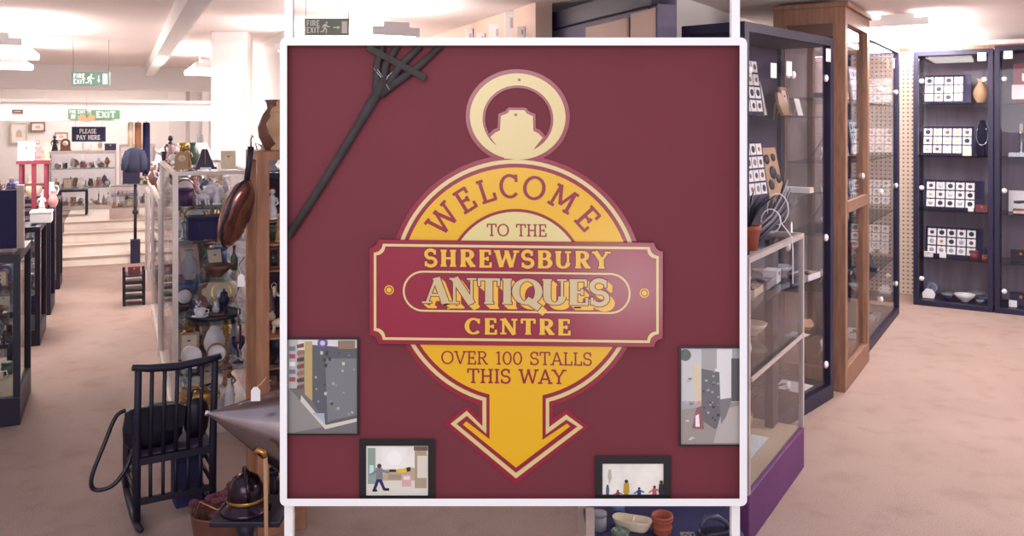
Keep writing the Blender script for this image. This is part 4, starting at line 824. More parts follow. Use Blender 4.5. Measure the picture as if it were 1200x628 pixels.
# ------------------------------------------------------------------ pine shelves at the right edge of the left view
YW = math.atan2(-UL[1], -UL[0])
W = Cab('shelf_unit', 'pine shelf unit crowded with old things beside the crimson board', Lw(3.97, .52), YW, .36, .2, 1.585, PINE, (.45, .81, 1.2), base=.08, top=.035, post=.046, panes='b', back=mat('shelf_back', '#5b4550', .8, var=.2), shelfm=PINE, cat='shelves')
WM = ['brown','tan','cream','black','navy','copper','grey','white','amber','green']
for i in range(4):
    W.fill(i, [k for k in SMALL if k not in ('trinket_box','plate','photo_frame','barometer')], WM, f'on the {("bottom board","low shelf","middle shelf","upper shelf")[i]} of the pine shelf unit', 'old things on the pine shelves', rows=(.5,), x0=.03, x1=.34, smax=.85)
for kind, c, x, y, sc in (('vase','brown',.11,.1,1.1),('urn','tan',.27,.1,.95)): goods(kind, c, W.pt(x, y, 1.586), YW, sc, 'on top of the pine shelf unit', 'old things on the pine shelves')
W2 = Cab('shelf_unit', 'dark shelf unit of old things between the tall glass case and the board', Lw(4.98, .74), YL, .5, .34, 1.42, NAVYD, (.3, .58, .86, 1.14), base=.06, top=.03, post=.03, panes='b', back=mat('shelf_back'), shelfm=PINE, cat='shelves')
for i in range(5): W2.fill(i, SMALL, WM, f'on the {("bottom board","low shelf","middle shelf","upper shelf","top shelf")[i]} of the dark shelf unit', 'old things on the dark shelves', rows=(.3,), x0=.035, x1=.34, smax=1.1)
for kind, c, x in (('urn','grey',.08),('lantern','tan',.22)): goods(kind, c, W2.pt(x, .15, 1.421), YL, 1.2, 'on top of the dark shelf unit', 'old things on the dark shelves')
# copper warming pan hung on its post
t = empty('warming_pan', P(278, 250, 3.4), 0, 'copper warming pan hanging by its dark handle from the pine post', 'pan')
Mx = Matrix.Rotation(math.radians(88), 4, 'Z') @ Matrix.Rotation(math.radians(90), 4, 'X'); Mx = Matrix.Rotation(math.radians(16), 4, 'Y') @ Mx
MB(Mx).lathe([(.003,.02),(.06,.03),(.11,.024),(.136,.008),(.14,-.004),(.128,-.022),(.08,-.03),(.003,-.032)], 32).build('pan_body', mat('copper_pan', '#97706a', .22, .95, var=.12, scale=12), t)
MB(Mx).lathe([(.137,-.005),(.144,.0),(.137,.007)], 32, cap=False).build('rim', NAVYD, t)
hd = [P(289, 212, 3.41)-t.location, P(292, 190, 3.42)-t.location, P(294, 172, 3.43)-t.location]; MB().tube(hd, [.011, .012, .013], 8).build('handle', NAVYD, t)
MB().tube([hd[2], hd[2]+Vector((0,0,.03)), hd[2]+Vector((.004,.008,.045)), hd[2]+Vector((.008,.018,.035))], .003, 5).build('hook', STEEL, t)
def price_tag(name, label, top, tagc, w=.026, h=.04, yaw=0):
    t = empty(name, tagc, yaw, label, 'price tag'); MB().prism([(-w/2,0),(w/2,0),(w/2,h*.75),(w*.2,h),(-w*.2,h),(-w/2,h*.75)], lambda x, z: (x, 0, z), lambda x, z: (x, .0012, z)).build('card', PAPER, t)
    r = Matrix.Rotation(-yaw, 3, 'Z') @ (Vector(top)-Vector(tagc)); MB().tube([(0,.0006,h*.93), (r.x*.5, r.y*.5, (r.z+h*.93)/2-.004), r], .0012, 4).build('string', hue('cream'), t); return t
# spring balance on the front of the post
t = empty('spring_balance', P(279.5, 330, 3.72), 0, 'steel spring balance with two hooks hanging on the pine post', 'scale')
z = lambda py: P(279.5, py, 3.72).z - t.location.z
MB().tube([(0,0,z(310)),(0,0,z(338))], .0045, 6).build('rod', STEEL, t)
MB().lathe([(.011,z(401)),(.013,z(399)),(.013,z(383)),(.011,z(380))], 12).build('barrel', STEEL, t)
MB().tube([(0,0,z(338)),(-.012,0,z(344)),(-.016,0,z(350)),(-.004,0,z(357)),(.012,0,z(357)),(.014,0,z(353))], .0035, 6).build('hook', STEEL, t)
MB().tube([(0,0,z(357)),(0,0,z(381))], .003, 6).build('rod', STEEL, t)
MB().tube([(0,0,z(401)),(-.002,0,z(408)),(.010,0,z(413)),(.008,0,z(419)),(-.006,0,z(420)),(-.012,0,z(416))], .0032, 6).build('hook', STEEL, t)
MB().tube([(0,0,z(310)),(.006,.03,z(306)),(.01,.05,z(303))], .0025, 5).build('nail_loop', STEEL, t)
price_tag('price_tag', 'white price tag on a string at the top of the spring balance', P(279.5, 311, 3.715), P(282.5, 336, 3.70), .03, .055)
# ------------------------------------------------------------------ near right: dark stand, tin horn, helmet, flowers
q = P(288, 582, 3.12); t = empty('display_stand', (q.x, q.y, 0), 0, 'dark pedestal stand with a cradle rod holding the big tin cone', 'stand')
MB().box(-.1, .13, -.1, .12, 0, .03).build('base', NAVYD, t, bevel=.005); MB().lathe([(.04,.03),(.03,.06),(.028,.2),(.045,.27)], 16).build('column', NAVYD, t); MB().box(-.1, .15, -.1, .13, .27, .29).build('top_board', NAVYD, t, bevel=.004)
MB().tube([(.115,.105,.29),(.115,.105,.41)], .011, 8).build('cradle_rod', NAVYD, t); MB().tube([(.115,.06,.42),(.115,.085,.411),(.115,.105,.41),(.115,.13,.415)], .008, 6).build('cradle', NAVYD, t)
c0 = P(242, 484, 3.12); c1 = P(342, 500, 3.2); ax = (c1-c0).normalized(); L = (c1-c0).length
rot = ax.to_track_quat('Z', 'Y').to_matrix().to_4x4(); R1 = .165
t = empty('tin_horn', (c0.x, c0.y, .46), 0, 'big tin cone lying on its side at the edge of the board', 'cone')
MB(Matrix.Translation(c0-t.location) @ rot).lathe([(.006,0),(.012,.02),(R1*.98,L-.01),(R1,L),(R1*.985,L),(R1*.96,L-.012),(.01,.03)], 40, cap=False).build('cone', STEEL, t)
MB(Matrix.Translation(c0-t.location) @ rot).lathe([(.004,-.006),(.0095,-.004),(.0095,.006)], 14).build('tip', hue('silver'), t); MB(Matrix.Translation(c0-t.location) @ rot).lathe([(R1-.003,L-.004),(R1+.004,L),(R1-.003,L+.004)], 40, cap=False).build('rolled_rim', GREYM, t)
price_tag('price_tag', 'white price tag tied to the tin cone with string', P(312, 442, 3.06), P(299.5, 470, 3.02), .032, .05, .1)
q = P(288, 582, 3.12); t = empty('helmet', (q.x, q.y, .2905), YL, 'dark shiny metal helmet below the tin cone', 'helmet')
HM = mat('helmet_metal', '#352833', .2, .8, var=.15)
MB().lathe([(.064,.032),(.066,.05),(.062,.085),(.045,.118),(.02,.134),(.003,.138)], 26, cap=False).build('crown', HM, t); MB().lathe([(.062,.034),(.086,.012),(.092,.002),(.09,.0),(.06,.028)], 26, cap=False).build('brim', HM, t)
MB().tube([(0,-.068,.05),(0,-.06,.1),(0,-.02,.142),(0,.03,.14),(0,.066,.07)], [.005,.008,.011,.009,.005], 8).build('comb', HM, t); MB().lathe([(.067,.036),(.069,.042),(.067,.048)], 26, cap=False).build('band', BRASS, t)
q = G(312, 628+30); t = empty('walking_stick', P(313, 640, 3.0), 0, 'brass topped walking stick beside the helmet', 'stick'); t.location.z = 0.0
top = P(311, 536, 3.0)-t.location; MB().tube([(0,0,.0),(top.x*.6,0,top.z*.6),(top.x,0,top.z)], [.006,.0075,.008], 8).build('shaft', hue('tan'), t)
MB().tube([top, top+Vector((-.006,0,.018)), top+Vector((-.026,0,.026)), top+Vector((-.04,0,.014))], [.009,.011,.011,.007], 8).build('knob_handle', BRASS, t)
q = G(252, 640); t = empty('flower_basket', (q.x+.0, q.y+.05, 0), YL, 'basket of dark red dried flowers on the carpet below the tin cone', 'basket')
MB().lathe([(.085,0),(.1,.04),(.11,.12),(.115,.13),(.108,.13),(.09,.04),(.003,.02)], 24).build('bowl', hue('brown'), t)
FL = mat('dried_flower', '#5e2b3c', .9, var=.3, scale=30); r = random.Random(9)
for k in range(26):
    a = r.uniform(0, 2*PI); rr_ = .10*math.sqrt(r.random()); x, y = rr_*math.cos(a), rr_*math.sin(a); zt = .15+r.uniform(0,.07)-rr_*.25
    m = MB(); m.tube([(x*.6,y*.6,.05),(x,y,zt)], .002, 4)
    for j in range(6): b = j*PI/3; m.sph((x+.012*math.cos(b), y+.012*math.sin(b), zt+.006), .011, 6, (1,1,.8))
    m.sph((x,y,zt+.008), .011, 6); m.build('flower', FL, t)
MB().tube([(-.1,-.04,.13),(-.08,-.07,.2),(-.02,-.1,.17),(.06,-.09,.16),(.1,-.03,.13)], .003, 5).build('cord_handle', hue('gilt'), t)
# ------------------------------------------------------------------ rocking chair with bags
q = Lw(3.9, .06); YCH = YL+.1; ch = empty('rocking_chair', q, YCH, 'small dark wooden rocking chair with slatted back, standing on the carpet', 'rocking chair')
CW, CD = .33, .385
ztop, zs = .685, .285
for x in (.012, CW-.012):
    MB().tube([(x, y, .016+.5*(y-.14)**2) for y in [-.13+.06*k for k in range(11)]], [.012]+[.015]*9+[.012], 8).build('rocker', CHAIRW, ch)
    MB().tube([(x, -.055, ztop+.012), (x, -.02, .45), (x, 0, .28), (x, 0, .03)], [.014, .015, .017, .015], 10).build('back_post', CHAIRW, ch)
    MB().tube([(x, CD-.03, .05), (x, CD-.03, .2), (x, CD-.03, .34)], [.014, .017, .013], 10).build('front_leg', CHAIRW, ch)
    for z_ in (.13, .2): MB().tube([(x, 0, z_), (x, CD-.03, z_)], .009, 8).build('stretcher', CHAIRW, ch)
MB().tube([(-.012,-.058,ztop+.012),(.05,-.056,ztop),(CW/2,-.052,ztop-.01),(CW-.05,-.056,ztop),(CW+.012,-.058,ztop+.012)], [.013,.016,.017,.016,.013], 10).build('top_rail', CHAIRW, ch)
MB().bar((.012,-.002,zs),(CW-.012,-.002,zs),.022,.03).build('seat_rail', CHAIRW, ch); MB().bar((.012,0,.115),(CW-.012,0,.115),.02,.024).build('lower_rail', CHAIRW, ch); MB().bar((.012,CD-.03,zs),(CW-.012,CD-.03,zs),.022,.03).build('seat_rail', CHAIRW, ch); MB().tube([(.012,CD-.03,.16),(CW-.012,CD-.03,.16)], .009, 8).build('stretcher', CHAIRW, ch)
for k in range(5):
    x = .065+k*(CW-.13)/4; MB().tube([(x,-.052,ztop-.006),(x,-.02,.45),(x,-.002,.29)], .0085, 8).build('spindle', CHAIRW, ch)
    if k < 5: MB().tube([(x,-.001,zs),(x,0,.115)], .0075, 8).build('spindle', CHAIRW, ch)
MB().box(.01, CW-.01, .01, CD-.02, .288, .306).build('seat', mat('seat_rush', '#3d3447', .8, var=.2, scale=40), ch, bevel=.006)
def chl(x, y, z): c, n = math.cos(YCH), math.sin(YCH); return Vector((q.x+c*x-n*y, q.y+n*x+c*y, z))
BAG = mat('black_leather', '#0e0b20', .45, var=.15, scale=20, bump=.15)
t = empty('handbag', chl(-.03, .05, .3075), YCH, 'black handbag with a long strap slumped on the rocking chair seat', 'handbag')
m = MB(Matrix.Translation((.12,.055,0))); m.lathe([(.0,0),(.1,.004),(.118,.03),(.12,.09),(.11,.15),(.085,.172),(.0,.176)], 28); m.v = [(.12+(x-.12)*1.02, .055+(y-.055)*.45, z_) for x, y, z_ in m.v]; m.build('bag_body', BAG, t)
m = MB().prism([(.0,.175),(.03,.186),(.215,.182),(.245,.165),(.24,.08),(.2,.068),(.04,.075),(.005,.09)], lambda x, z_: (x, -.006, z_), lambda x, z_: (x, .0, z_)); m.build('flap', BAG, t, bevel=.002)
def smooth(p, n=5):
    p = [Vector(x) for x in p]; p = [p[0]]+p+[p[-1]]; o = []
    for i in range(1, len(p)-2):
        for k in range(n):
            u = k/n; o.append(.5*((2*p[i])+(p[i+1]-p[i-1])*u+(2*p[i-1]-5*p[i]+4*p[i+1]-p[i+2])*u*u+(3*p[i]-p[i-1]-3*p[i+1]+p[i+2])*u**3))
    return o+[p[-2]]
MB().tube(smooth([(.01,.05,.17),(-.03,.04,.15),(-.08,.0,.05),(-.125,-.02,-.06),(-.115,-.02,-.115),(-.05,-.03,-.11),(.0,-.02,-.06),(.03,.0,.0),(.05,.03,.03)]), .009, 8).build('strap', BAG, t)
t = empty('pouch', chl(.225, .06, .3075), YCH, 'small round black pouch on the rocking chair seat beside the handbag', 'bag')
m = MB(); m.lathe([(.0,0),(.035,.004),(.05,.04),(.056,.09),(.05,.14),(.03,.17),(.0,.175)], 20); m.v = [(x+.045, y*.6+.05, z_) for x, y, z_ in m.v]; m.build('pouch_body', BAG, t); MB().tube([(.02,.05,.17),(.03,.05,.21),(.06,.05,.21),(.07,.05,.17)], .005, 6).build('loop', BAG, t)
t = empty('storage_box', chl(.185, .12, 0), YCH, 'black box on the carpet under the rocking chair', 'box'); MB().box(0, .115, 0, .14, 0, .2).build('case', mat('navy_cloth'), t, bevel=.004); MB().box(-.003, .118, -.003, .143, .201, .225).build('lid', mat('navy_cloth'), t, bevel=.003)
# ================================================================== low bench seen under the board
BEN = mat('bench_blue', '#2a2a52', .5, var=.12)
t = empty('low_bench', (.262, 3.0, 0), 0, 'low navy bench carrying pots under the crimson board', 'bench')
MB().box(.02, .595, 0, .42, .155, .18).build('bench_top', BEN, t, bevel=.004)
for x in (.0, .57):
    for y in (0.02, .37): MB().box(x, x+.03, y, y+.03, 0, .155 if x else .33).build('leg', BEIGEF if not x else BEN, t)
def bt(px, d): return Vector(((px-600)*d/FP, d, .181))
t = empty('oval_dish', bt(741, 3.2), -.35, 'white oval dish with two lobes on the low navy bench', 'dish')
m = MB(); m.lathe([(.05,0),(.055,.006),(.068,.035),(.07,.04),(.066,.04),(.052,.01),(.003,.008)], 28); m.v = [(x*1.1, y*.62*(1+.25*math.cos(2*math.atan2(y, x))), z) for x, y, z in m.v]; m.build('basin', hue('cream'), t)
MB().tube([(-.02,.0,.012),(0,.012,.022),(.0,.03,.034)], .006, 6).build('divider', hue('cream'), t)
t = empty('glazed_pot', bt(727, 3.09), 0, 'small dark green pot with a white tag on the low navy bench', 'pot')
MB().lathe([(.026,0),(.03,.006),(.032,.04),(.034,.046),(.030,.046),(.027,.01),(.003,.008)], 22).build('body', hue('green'), t); MB().lathe([(.029,.043),(.02,.049),(.006,.05),(.008,.056),(.002,.058)], 18).build('lid', mat('green_lid', '#5d6b60', .4), t); MB().box(-.012,.012,-.036,-.035,.002,.03).build('tag_card', PAPER, t)
t = empty('flower_pot', bt(776, 3.17), 0, 'small ribbed terracotta pot on the low navy bench', 'pot')
MB().lathe([(.03,0),(.034,.004),(.034,.02),(.036,.023),(.035,.026),(.036,.045),(.038,.048),(.037,.055),(.040,.058),(.040,.068),(.035,.068),(.033,.01),(.003,.008)], 26).build('body', hue('terracotta'), t)
MB().lathe([(.036,.021),(.038,.023),(.036,.026)], 26, cap=False).build('rib', mat('goods_terracotta'), t); MB().lathe([(.037,.047),(.039,.05),(.037,.053)], 26, cap=False).build('rib', mat('goods_terracotta'), t)
goods('tin', 'grey', bt(702, 3.2), 0, .62, 'at the left end of the low navy bench', 'pots on the low navy bench'); goods('tin', 'blue', bt(724, 3.32), 0, .6, 'behind the green pot on the low navy bench', 'pots on the low navy bench')
goods('bottle', 'glass', bt(693, 3.1), 0, .4, 'at the left end of the low navy bench', 'pots on the low navy bench')
t = empty('flat_iron', bt(838, 3.12), .3, 'black iron handled tool at the right end of the low navy bench', 'tool')
MB().prism([(-.06,0),(.05,0),(.06,.02),(.05,.035),(-.05,.035),(-.06,.025)], lambda x, z: (x,-.03,z), lambda x, z: (x,.03,z)).build('body', hue('black'), t, bevel=.004)
MB().tube([(-.05,0,.034),(-.058,0,.06),(-.035,0,.085),(.01,0,.08),(.045,0,.055),(.055,0,.034)], [.008,.009,.01,.01,.009,.008], 8).build('handle', mat('worn_iron', '#4d4a5c', .4, .5), t)
goods('specimen_tray', 'grey', bt(806, 3.14), 0, .3, 'between the pot and the iron on the low navy bench', 'pots on the low navy bench')
# ================================================================== right wing
R1 = Cab('display_case', 'metal framed glass case on a purple plinth beside the crimson board', Rw(3.42, -1.015), YRS, .925, .46, 1.16, ALU, (.667, .93), base=.2, post=.022, top=.024, topglass=True, basem=PURPLE, floorm=mat('case_floor'), shelfm=SHELFG)
MB().box(.02, .9, -.008, -.001, .655, .672).build('shelf_edge', ALU, R1.root); MB().box(.80, .9, .12, .16, .207, 1.13).build('inner_post', NAVY, R1.root)
gR1 = 'things in the case on the purple plinth'
R1.put('tin', 'terracotta', .33, .22, 1, 'on the shelf of the purple plinth case', gR1, 0, 1.35); R1.put('tin', 'brown', .55, .25, 1, 'on the shelf of the purple plinth case', gR1, 0, 1.05); R1.put('bowl', 'cream', .72, .2, 1, 'on the shelf of the purple plinth case', gR1, 0, 1)
R1.put('price_card', 'white', .44, .12, 1, 'on the shelf of the purple plinth case', gR1, .2, .8)
for k, (kind, c, x, y, sc) in enumerate((('specimen_tray','white',.2,.13,1),('specimen_tray','cream',.4,.13,1),('specimen_tray','grey',.6,.13,1),('trinket_box','white',.745,.11,.8),('price_card','white',.5,.3,1),('trinket_box','cream',.3,.3,.9))): R1.put(kind, c, x, y, 2, 'on the upper shelf of the purple plinth case', gR1, .05, sc)
simple('paper_sheet', 'pale blue paper sheet lying on the floor of the purple plinth case', 'paper', MB().box(0, .3, 0, .2, 0, .002), mat('pale_blue_paper', '#c9d6de', .8), R1.pt(.36, .1, .2085), YRS)
R1.put('book', 'brown', .22, .24, 0, 'on the floor of the purple plinth case', gR1, .4, 1); R1.put('basket', 'tan', .68, .26, 0, 'on the floor of the purple plinth case', gR1, .4, 1.1)
# potted spiky plant and a tied bundle of sticks on top
q = P(876, 280, 3.65); t = empty('potted_plant', (q.x, q.y, 1.161), 0, 'terracotta pot of dark spiky leaves on the purple plinth case', 'potted plant')
MB().lathe([(.04,0),(.052,.08),(.058,.085),(.058,.105),(.05,.105),(.045,.08),(.003,.075)], 22).build('pot', hue('terracotta'), t); LEAF = mat('dark_leaf', '#2c2f3e', .6, var=.2); r = random.Random(4)
for k in range(14):
    a = 2*PI*k/14+r.uniform(-.2,.2); l = r.uniform(.12,.2); b = r.uniform(.35,.8); m = MB(); pts = [(0,0,.09),(l*.4*math.cos(a)*b,l*.4*math.sin(a)*b,.09+l*.55),(l*math.cos(a)*b,l*math.sin(a)*b,.09+l*.9)]
    MB().tube(pts, [.006,.009,.001], 5).build('leaf', LEAF, t)
c = R1.pt(.62, .075, 1.161); t = empty('stick_bundle', c, YRS, 'bundle of dark sticks tied with white string on the purple plinth case', 'bundle'); r = random.Random(8)
for k in range(22):
    y = r.uniform(-.05,.05); z0 = .012+.1*r.random()*(1-abs(y)/.06); MB().tube([(-.30,y*.6,z0*.7+.012),(-.03,y*.45,z0*.7+.05),(.16,y*1.0,z0*1.2+.10),(.24+r.uniform(-.04,.05),y*1.2,z0*1.6+.12)], [.006,.0065,.006,.004], 5).build('stick', LEAF if k % 3 else mat('stick_grey', '#6d6876', .7), t)
STR = mat('white_string', '#ece8e8', .8)
MB().tube([(-.02,.045*math.cos(a),.085+.055*math.sin(a)) for a in [2*PI*k/14 for k in range(15)]], .0035, 6).build('string_tie', STR, t); MB().tube([(-.02,-.045,.08),(-.05,-.08,.05),(-.03,-.095,.02),(-.02,-.1,-.04),(-.02,-.1,-.2)], .003, 6).build('string_end', STR, t); MB().tube([(.1,.05*math.cos(a),.13+.075*math.sin(a)) for a in [2*PI*k/14 for k in range(15)]], .003, 6).build('string_tie', STR, t)
MB().prism([(.11,-.04),(.135,-.04),(.135,0),(.1225,.012),(.11,0)], lambda x, z: (x,-.06,z+.06), lambda x, z: (x,-.0585,z+.06)).build('tag_card', PAPER, t)
# ------------------------------------------------------------------ coin boards
FLIPW = mat('coin_flip', '#f4f0f0', .5); COINS = [mat('coin_bronze', '#5c4238', .4, .6), mat('coin_silver', '#9a9aa2', .35, .8), mat('coin_gold', '#b08a5a', .35, .8), mat('coin_dark', '#2f2c36', .5, .4)]
_fm = {}
def coin_board(label, loc, yaw, nx, ny, pitch, tilt=14, extra=.0, faded=False, bm=None):
    t = empty('coin_board', loc, yaw, label, 'coin board', 'coin boards in the glass cabinets'); Mt = Matrix.Rotation(math.radians(-tilt), 4, 'X')
    w, h = nx*pitch+.03, ny*pitch+.03
    bd = MB(Mt).box(-w/2, w/2+extra, 0, .008, 0, h).build('backing_board', bm or mat('coin_velvet', '#221b3e', .8), t); MB().bar((-w*.25,.14,.004),(-w*.25,.012+h*.6*math.sin(math.radians(tilt)),h*.6),.012,.004).build('strut', NAVYD, t)
    key = round(pitch, 4)
    if key not in _fm:
        a = pitch*.43; f = lambda e: (lambda x, z: (x, e, z))
        fm = MB().prism([(-a,-a),(a,-a),(a,a),(a*.25,a),(0,a*.82),(-a*.25,a),(-a,a)], f(-.0025), f(0)).mesh('coin_holder'); fm.materials.append(FLIPW); cs = []
        for k, rr_ in enumerate((.5, .56, .42, .62)):
            cm = MB(Matrix.Rotation(PI/2, 4, 'X')).lathe([(a*rr_,.0026),(a*rr_,.0042),(a*rr_*.9,.0046),(.001,.0046)], 18).mesh('coin'); cm.materials.append(COINS[k]); cs.append(cm)
        _fm[key] = (fm, cs)
    fm, cs = _fm[key]; r = random.Random(label)
    for j in range(ny):
        for i in range(nx):
            t.location.z = loc[2]+.0035
            p = Mt @ Vector((-w/2+.015+pitch*(i+.5), -.0005, .015+pitch*(j+.5))); o = link('coin_holder', fm, t); o.location = p; o.rotation_euler = (math.radians(-tilt), 0, 0)
            c_ = link('coin', r.choice(cs), o)
    return t
def notice(c, px_w, z0, x, w=.07, h=.08, label=None): return MB().box(x, x+w, -.004, -.002, z0, z0+h).build('notice', PAPER, c.root)
# tall dark cabinet, nearest of the right-hand run
YC = math.atan2(.9, .8)
C1 = Cab('display_cabinet', 'tall dark double doored glass cabinet, nearest on the right, behind the plinth case', (1.2, 4.4, 0), YC, 1.2, .37, 2.23, NAVY, (.75, 1.275, 1.745), base=.09, post=.05, top=.05, doors=2, locks=((.06, 1.98), (.94, 1.98), (.94, 1.0), (.94, .22)), back=mat('cab_back', '#40364e', .8, var=.1), group='tall glass cabinets')
p1 = lambda s: f'on the {s} of the nearest tall dark cabinet'; g1 = 'things in the nearest tall dark cabinet'
for x, z in ((.3, 1.95), (.5, 1.97), (1.07, 2.08)): notice(C1, 0, z, x, .07, .08)
coin_board('coin board leaning on the top shelf of the nearest tall dark cabinet', C1.pt(.40, .14, 1.746), YC, 3, 4, .075, 8)
coin_board('coin board leaning on the upper middle shelf of the nearest tall dark cabinet', C1.pt(.42, .14, 1.276), YC, 4, 4, .075, 8)
for k, (kind, c, x, y, i, sc) in enumerate((('photo_frame','white',.64,.2,3,1.6),('mineral_slab','amber',.82,.13,3,1.4),('price_card','white',.94,.1,3,1.4),('photo_frame','tan',1.05,.22,3,1.4),
    ('book','white',1.0,.14,2,1),('rock_specimen','brown',.87,.24,2,1),('mineral_slab','tan',1.06,.27,2,1))):
    C1.put(kind, c, x, y, i, p1(('floor','lower shelf','middle shelf','top shelf')[i]), g1, .15, sc)
t = empty('stone_board', C1.pt(.62, .13, 1.278), YC, 'tan board of dark oval stones on the middle shelf of the nearest tall cabinet', 'board')
Mt = Matrix.Rotation(math.radians(-12), 4, 'X'); MB(Mt).box(0, .2, .02, .03, .004, .29).build('board', hue('tan'), t)
for k, (x, z, a) in enumerate(((.05,.22,.03),(.14,.23,.025),(.10,.14,.04),(.16,.1,.028),(.05,.07,.032))): MB(Mt @ Matrix.Translation((x,.02,z)) @ Matrix.Rotation(PI/2, 4, 'X')).lathe([(a,0),(a*.9,.008),(a*.4,.013),(.001,.014)], 16).build('stone', hue('black'), t)
for k, (c, sc) in enumerate((('white',1.1),('cream',1.05),('white',1.0),('grey',1.1),('white',1.1))):
    C1.put('specimen_tray', c, .15+.215*k, .105, 1, p1('lower shelf'), g1, 0, sc)
    C1.put('bowl', ('white','cream','silver','tan','white')[k], .17+.205*k, .255, 1, 'at the back of the lower shelf, nearest tall cabinet', g1, 0, 1.05)
MB().box(.03, 1.17, .045, .33, .412, .42).build('shelf', SHELFG, C1.root)
for kind, c, x, y, sc in (('mineral_slab','navy',.93,.2,1.6),('rock_specimen','tan',1.05,.115,1.15),('rock_specimen','black',.72,.15,1.2),('bowl','terracotta',.5,.15,1.1)): goods(kind, c, C1.pt(x, y, .424), YC+.2, sc, 'on the lowest glass shelf of the nearest tall cabinet', g1)
simple('paper_sheet', 'white paper sheet on the lowest glass shelf beside the tan rock', 'paper', MB().box(0, .12, 0, .11, 0, .002), PAPER, C1.pt(.86, .06, .4215), YC)
t = empty('cutlery_bundle', C1.pt(.66, .17, .0915), YC, 'heap of dark old knives on the floor of the nearest tall dark cabinet', 'cutlery'); r = random.Random(12)
for k in range(16):
    a = r.uniform(-.3,.3); y = r.uniform(-.05,.07); z = .008+.008*k; m = MB(); m.tube([(-.13,y-a*.1,z),(-.02,y,z)], .007, 6); m.build('knife_handle', hue('black'), t); MB().bar((-.02,y,z),(.15,y+a*.15,z),.016,.003).build('knife_blade', STEEL if k % 2 else hue('navy'), t)
for x, y, w_, lb in ((.86, .07, .2, 'white paper sheet on the floor beside the old knives in the nearest tall cabinet'),):
    simple('paper_sheet', lb, 'paper', MB().box(0, w_, 0, .2, 0, .002), PAPER, C1.pt(x, y, .0915), YC)
# oak framed cabinet
C2 = Cab('display_cabinet', 'tall oak framed glass cabinet standing between the dark ones', Rw(5.68, -1.075), YRS, .86, .45, 2.44, OAK, (.62, .98, 1.45, 1.87), base=.14, post=.075, top=.1, locks=((.96, 1.33),), back=mat('oak_back', '#a8958e', .8, var=.1), group='tall glass cabinets')
MB().box(.076, .784, -.002, .026, 1.13, 1.2).build('mid_rail', OAK, C2.root); MB().box(-.0, .875, -.02, .46, 2.441, 2.475).build('cornice', OAK, C2.root, bevel=.006)
p2 = lambda s: f'on the {s} of the oak framed cabinet'; g2 = 'things in the oak framed cabinet'; nm2 = ('floor','low shelf','second shelf','third shelf','top shelf')
coin_board('coin board on the third shelf of the oak framed cabinet', C2.pt(.65, .2, 1.451), YRS, 3, 3, .09, 8, bm=hue('tan')); coin_board('coin board on the second shelf of the oak framed cabinet', C2.pt(.6, .2, .981), YRS, 4, 3, .09, 8, bm=hue('grey'))
for kind, c, x, i, sc in (('book','grey',.3,4,1.1),('mineral_slab','silver',.7,4,1.2),('price_card','white',.3,3,1.2),('price_card','white',.31,2,1.2),('trinket_box','navy',.17,2,.8),('price_card','cream',.3,1,1.3),('rock_specimen','grey',.6,1,1.2),('rock_specimen','black',.45,1,1),('book','navy',.75,1,1),('price_card','white',.3,0,1.4),('rock_specimen','tan',.5,0,1.4),('barometer','brown',.72,0,1.2)): C2.put(kind, c, x, .18, i, p2(nm2[i]), g2, 0, sc)
# farther dark cabinet of the run
C3 = Cab('display_cabinet', 'tall dark glass cabinet between the oak one and the pegboard corner', Rw(6.62, -1.115), YRS, 1.70, .45, 2.38, NAVY, (.5, .93, 1.42, 1.86), base=.06, post=.045, top=.05, doors=2, locks=((.95, 1.98), (.95, 1.15), (.95, .28)), group='tall glass cabinets')
p3 = lambda s: f'on the {s} of the dark cabinet past the oak'; g3 = 'things in the dark cabinet past the oak'
for k, (z, i) in enumerate(((1.861, 'top'), (1.421, 'third'), (.931, 'second'))):
    coin_board(f'left coin board on the {i} shelf of the dark cabinet past the oak', C3.pt(.40, .22, z), YRS, 4, 3, .095, 8, bm=hue('grey')); coin_board(f'right coin board on the {i} shelf of the dark cabinet past the oak', C3.pt(.98, .22, z), YRS, 4, 3, .095, 8, bm=hue('grey'))
notice(C3, 0, 2.18, 1.3)
for kind, c, x, i, sc in (('book','navy',.8,1,1.2),('book','red',.3,3,1),('price_card','white',.72,2,1.3),('rock_specimen','grey',.4,1,1.2),('price_card','white',.58,1,1.2),('mineral_slab','silver',1.1,1,1.4),('specimen_tray','white',.35,0,1.2),('specimen_tray','silver',.7,0,1.2),('specimen_tray','grey',1.05,0,1.2),('price_card','cream',.52,0,1),('bowl','silver',.88,0,.9)): C3.put(kind, c, x, .13, i, p3(('floor','low shelf','second shelf','third shelf','top shelf')[i]), g3, 0, sc)
# back cabinets facing the camera
C4 = Cab('display_cabinet', 'tall dark glass cabinet of coin boards and bowls, facing the carpet', Rw(8.8, -1.06), YRB, .655, .47, 2.38, NAVY, (.445, .89, 1.40, 1.89), base=.05, post=.04, top=.045, locks=((.05, 2.1), (.95, 2.1), (.05, 1.1), (.05, .25)), back=mat('back_grey', '#877b88', .8, var=.15, scale=3, stretch=(6,1,.6)), group='tall glass cabinets')
C5 = Cab('display_cabinet', 'tall dark glass cabinet at the right edge of the photo', Rw(8.8, -.395), YRB, .66, .47, 2.4, NAVY, (.445, .89, 1.40, 1.89), base=.05, post=.04, top=.045, locks=((.06, 2.1), (.06, 1.1), (.06, .2)), back=mat('back_grey'), group='tall glass cabinets')
notice(C4, 0, 2.27, .53, .07, .075); notice(C5, 0, 2.28, .07, .07, .07)
p4 = lambda s: f'on the {s} of the coin and bowl cabinet'; g4 = 'things in the coin and bowl cabinet'
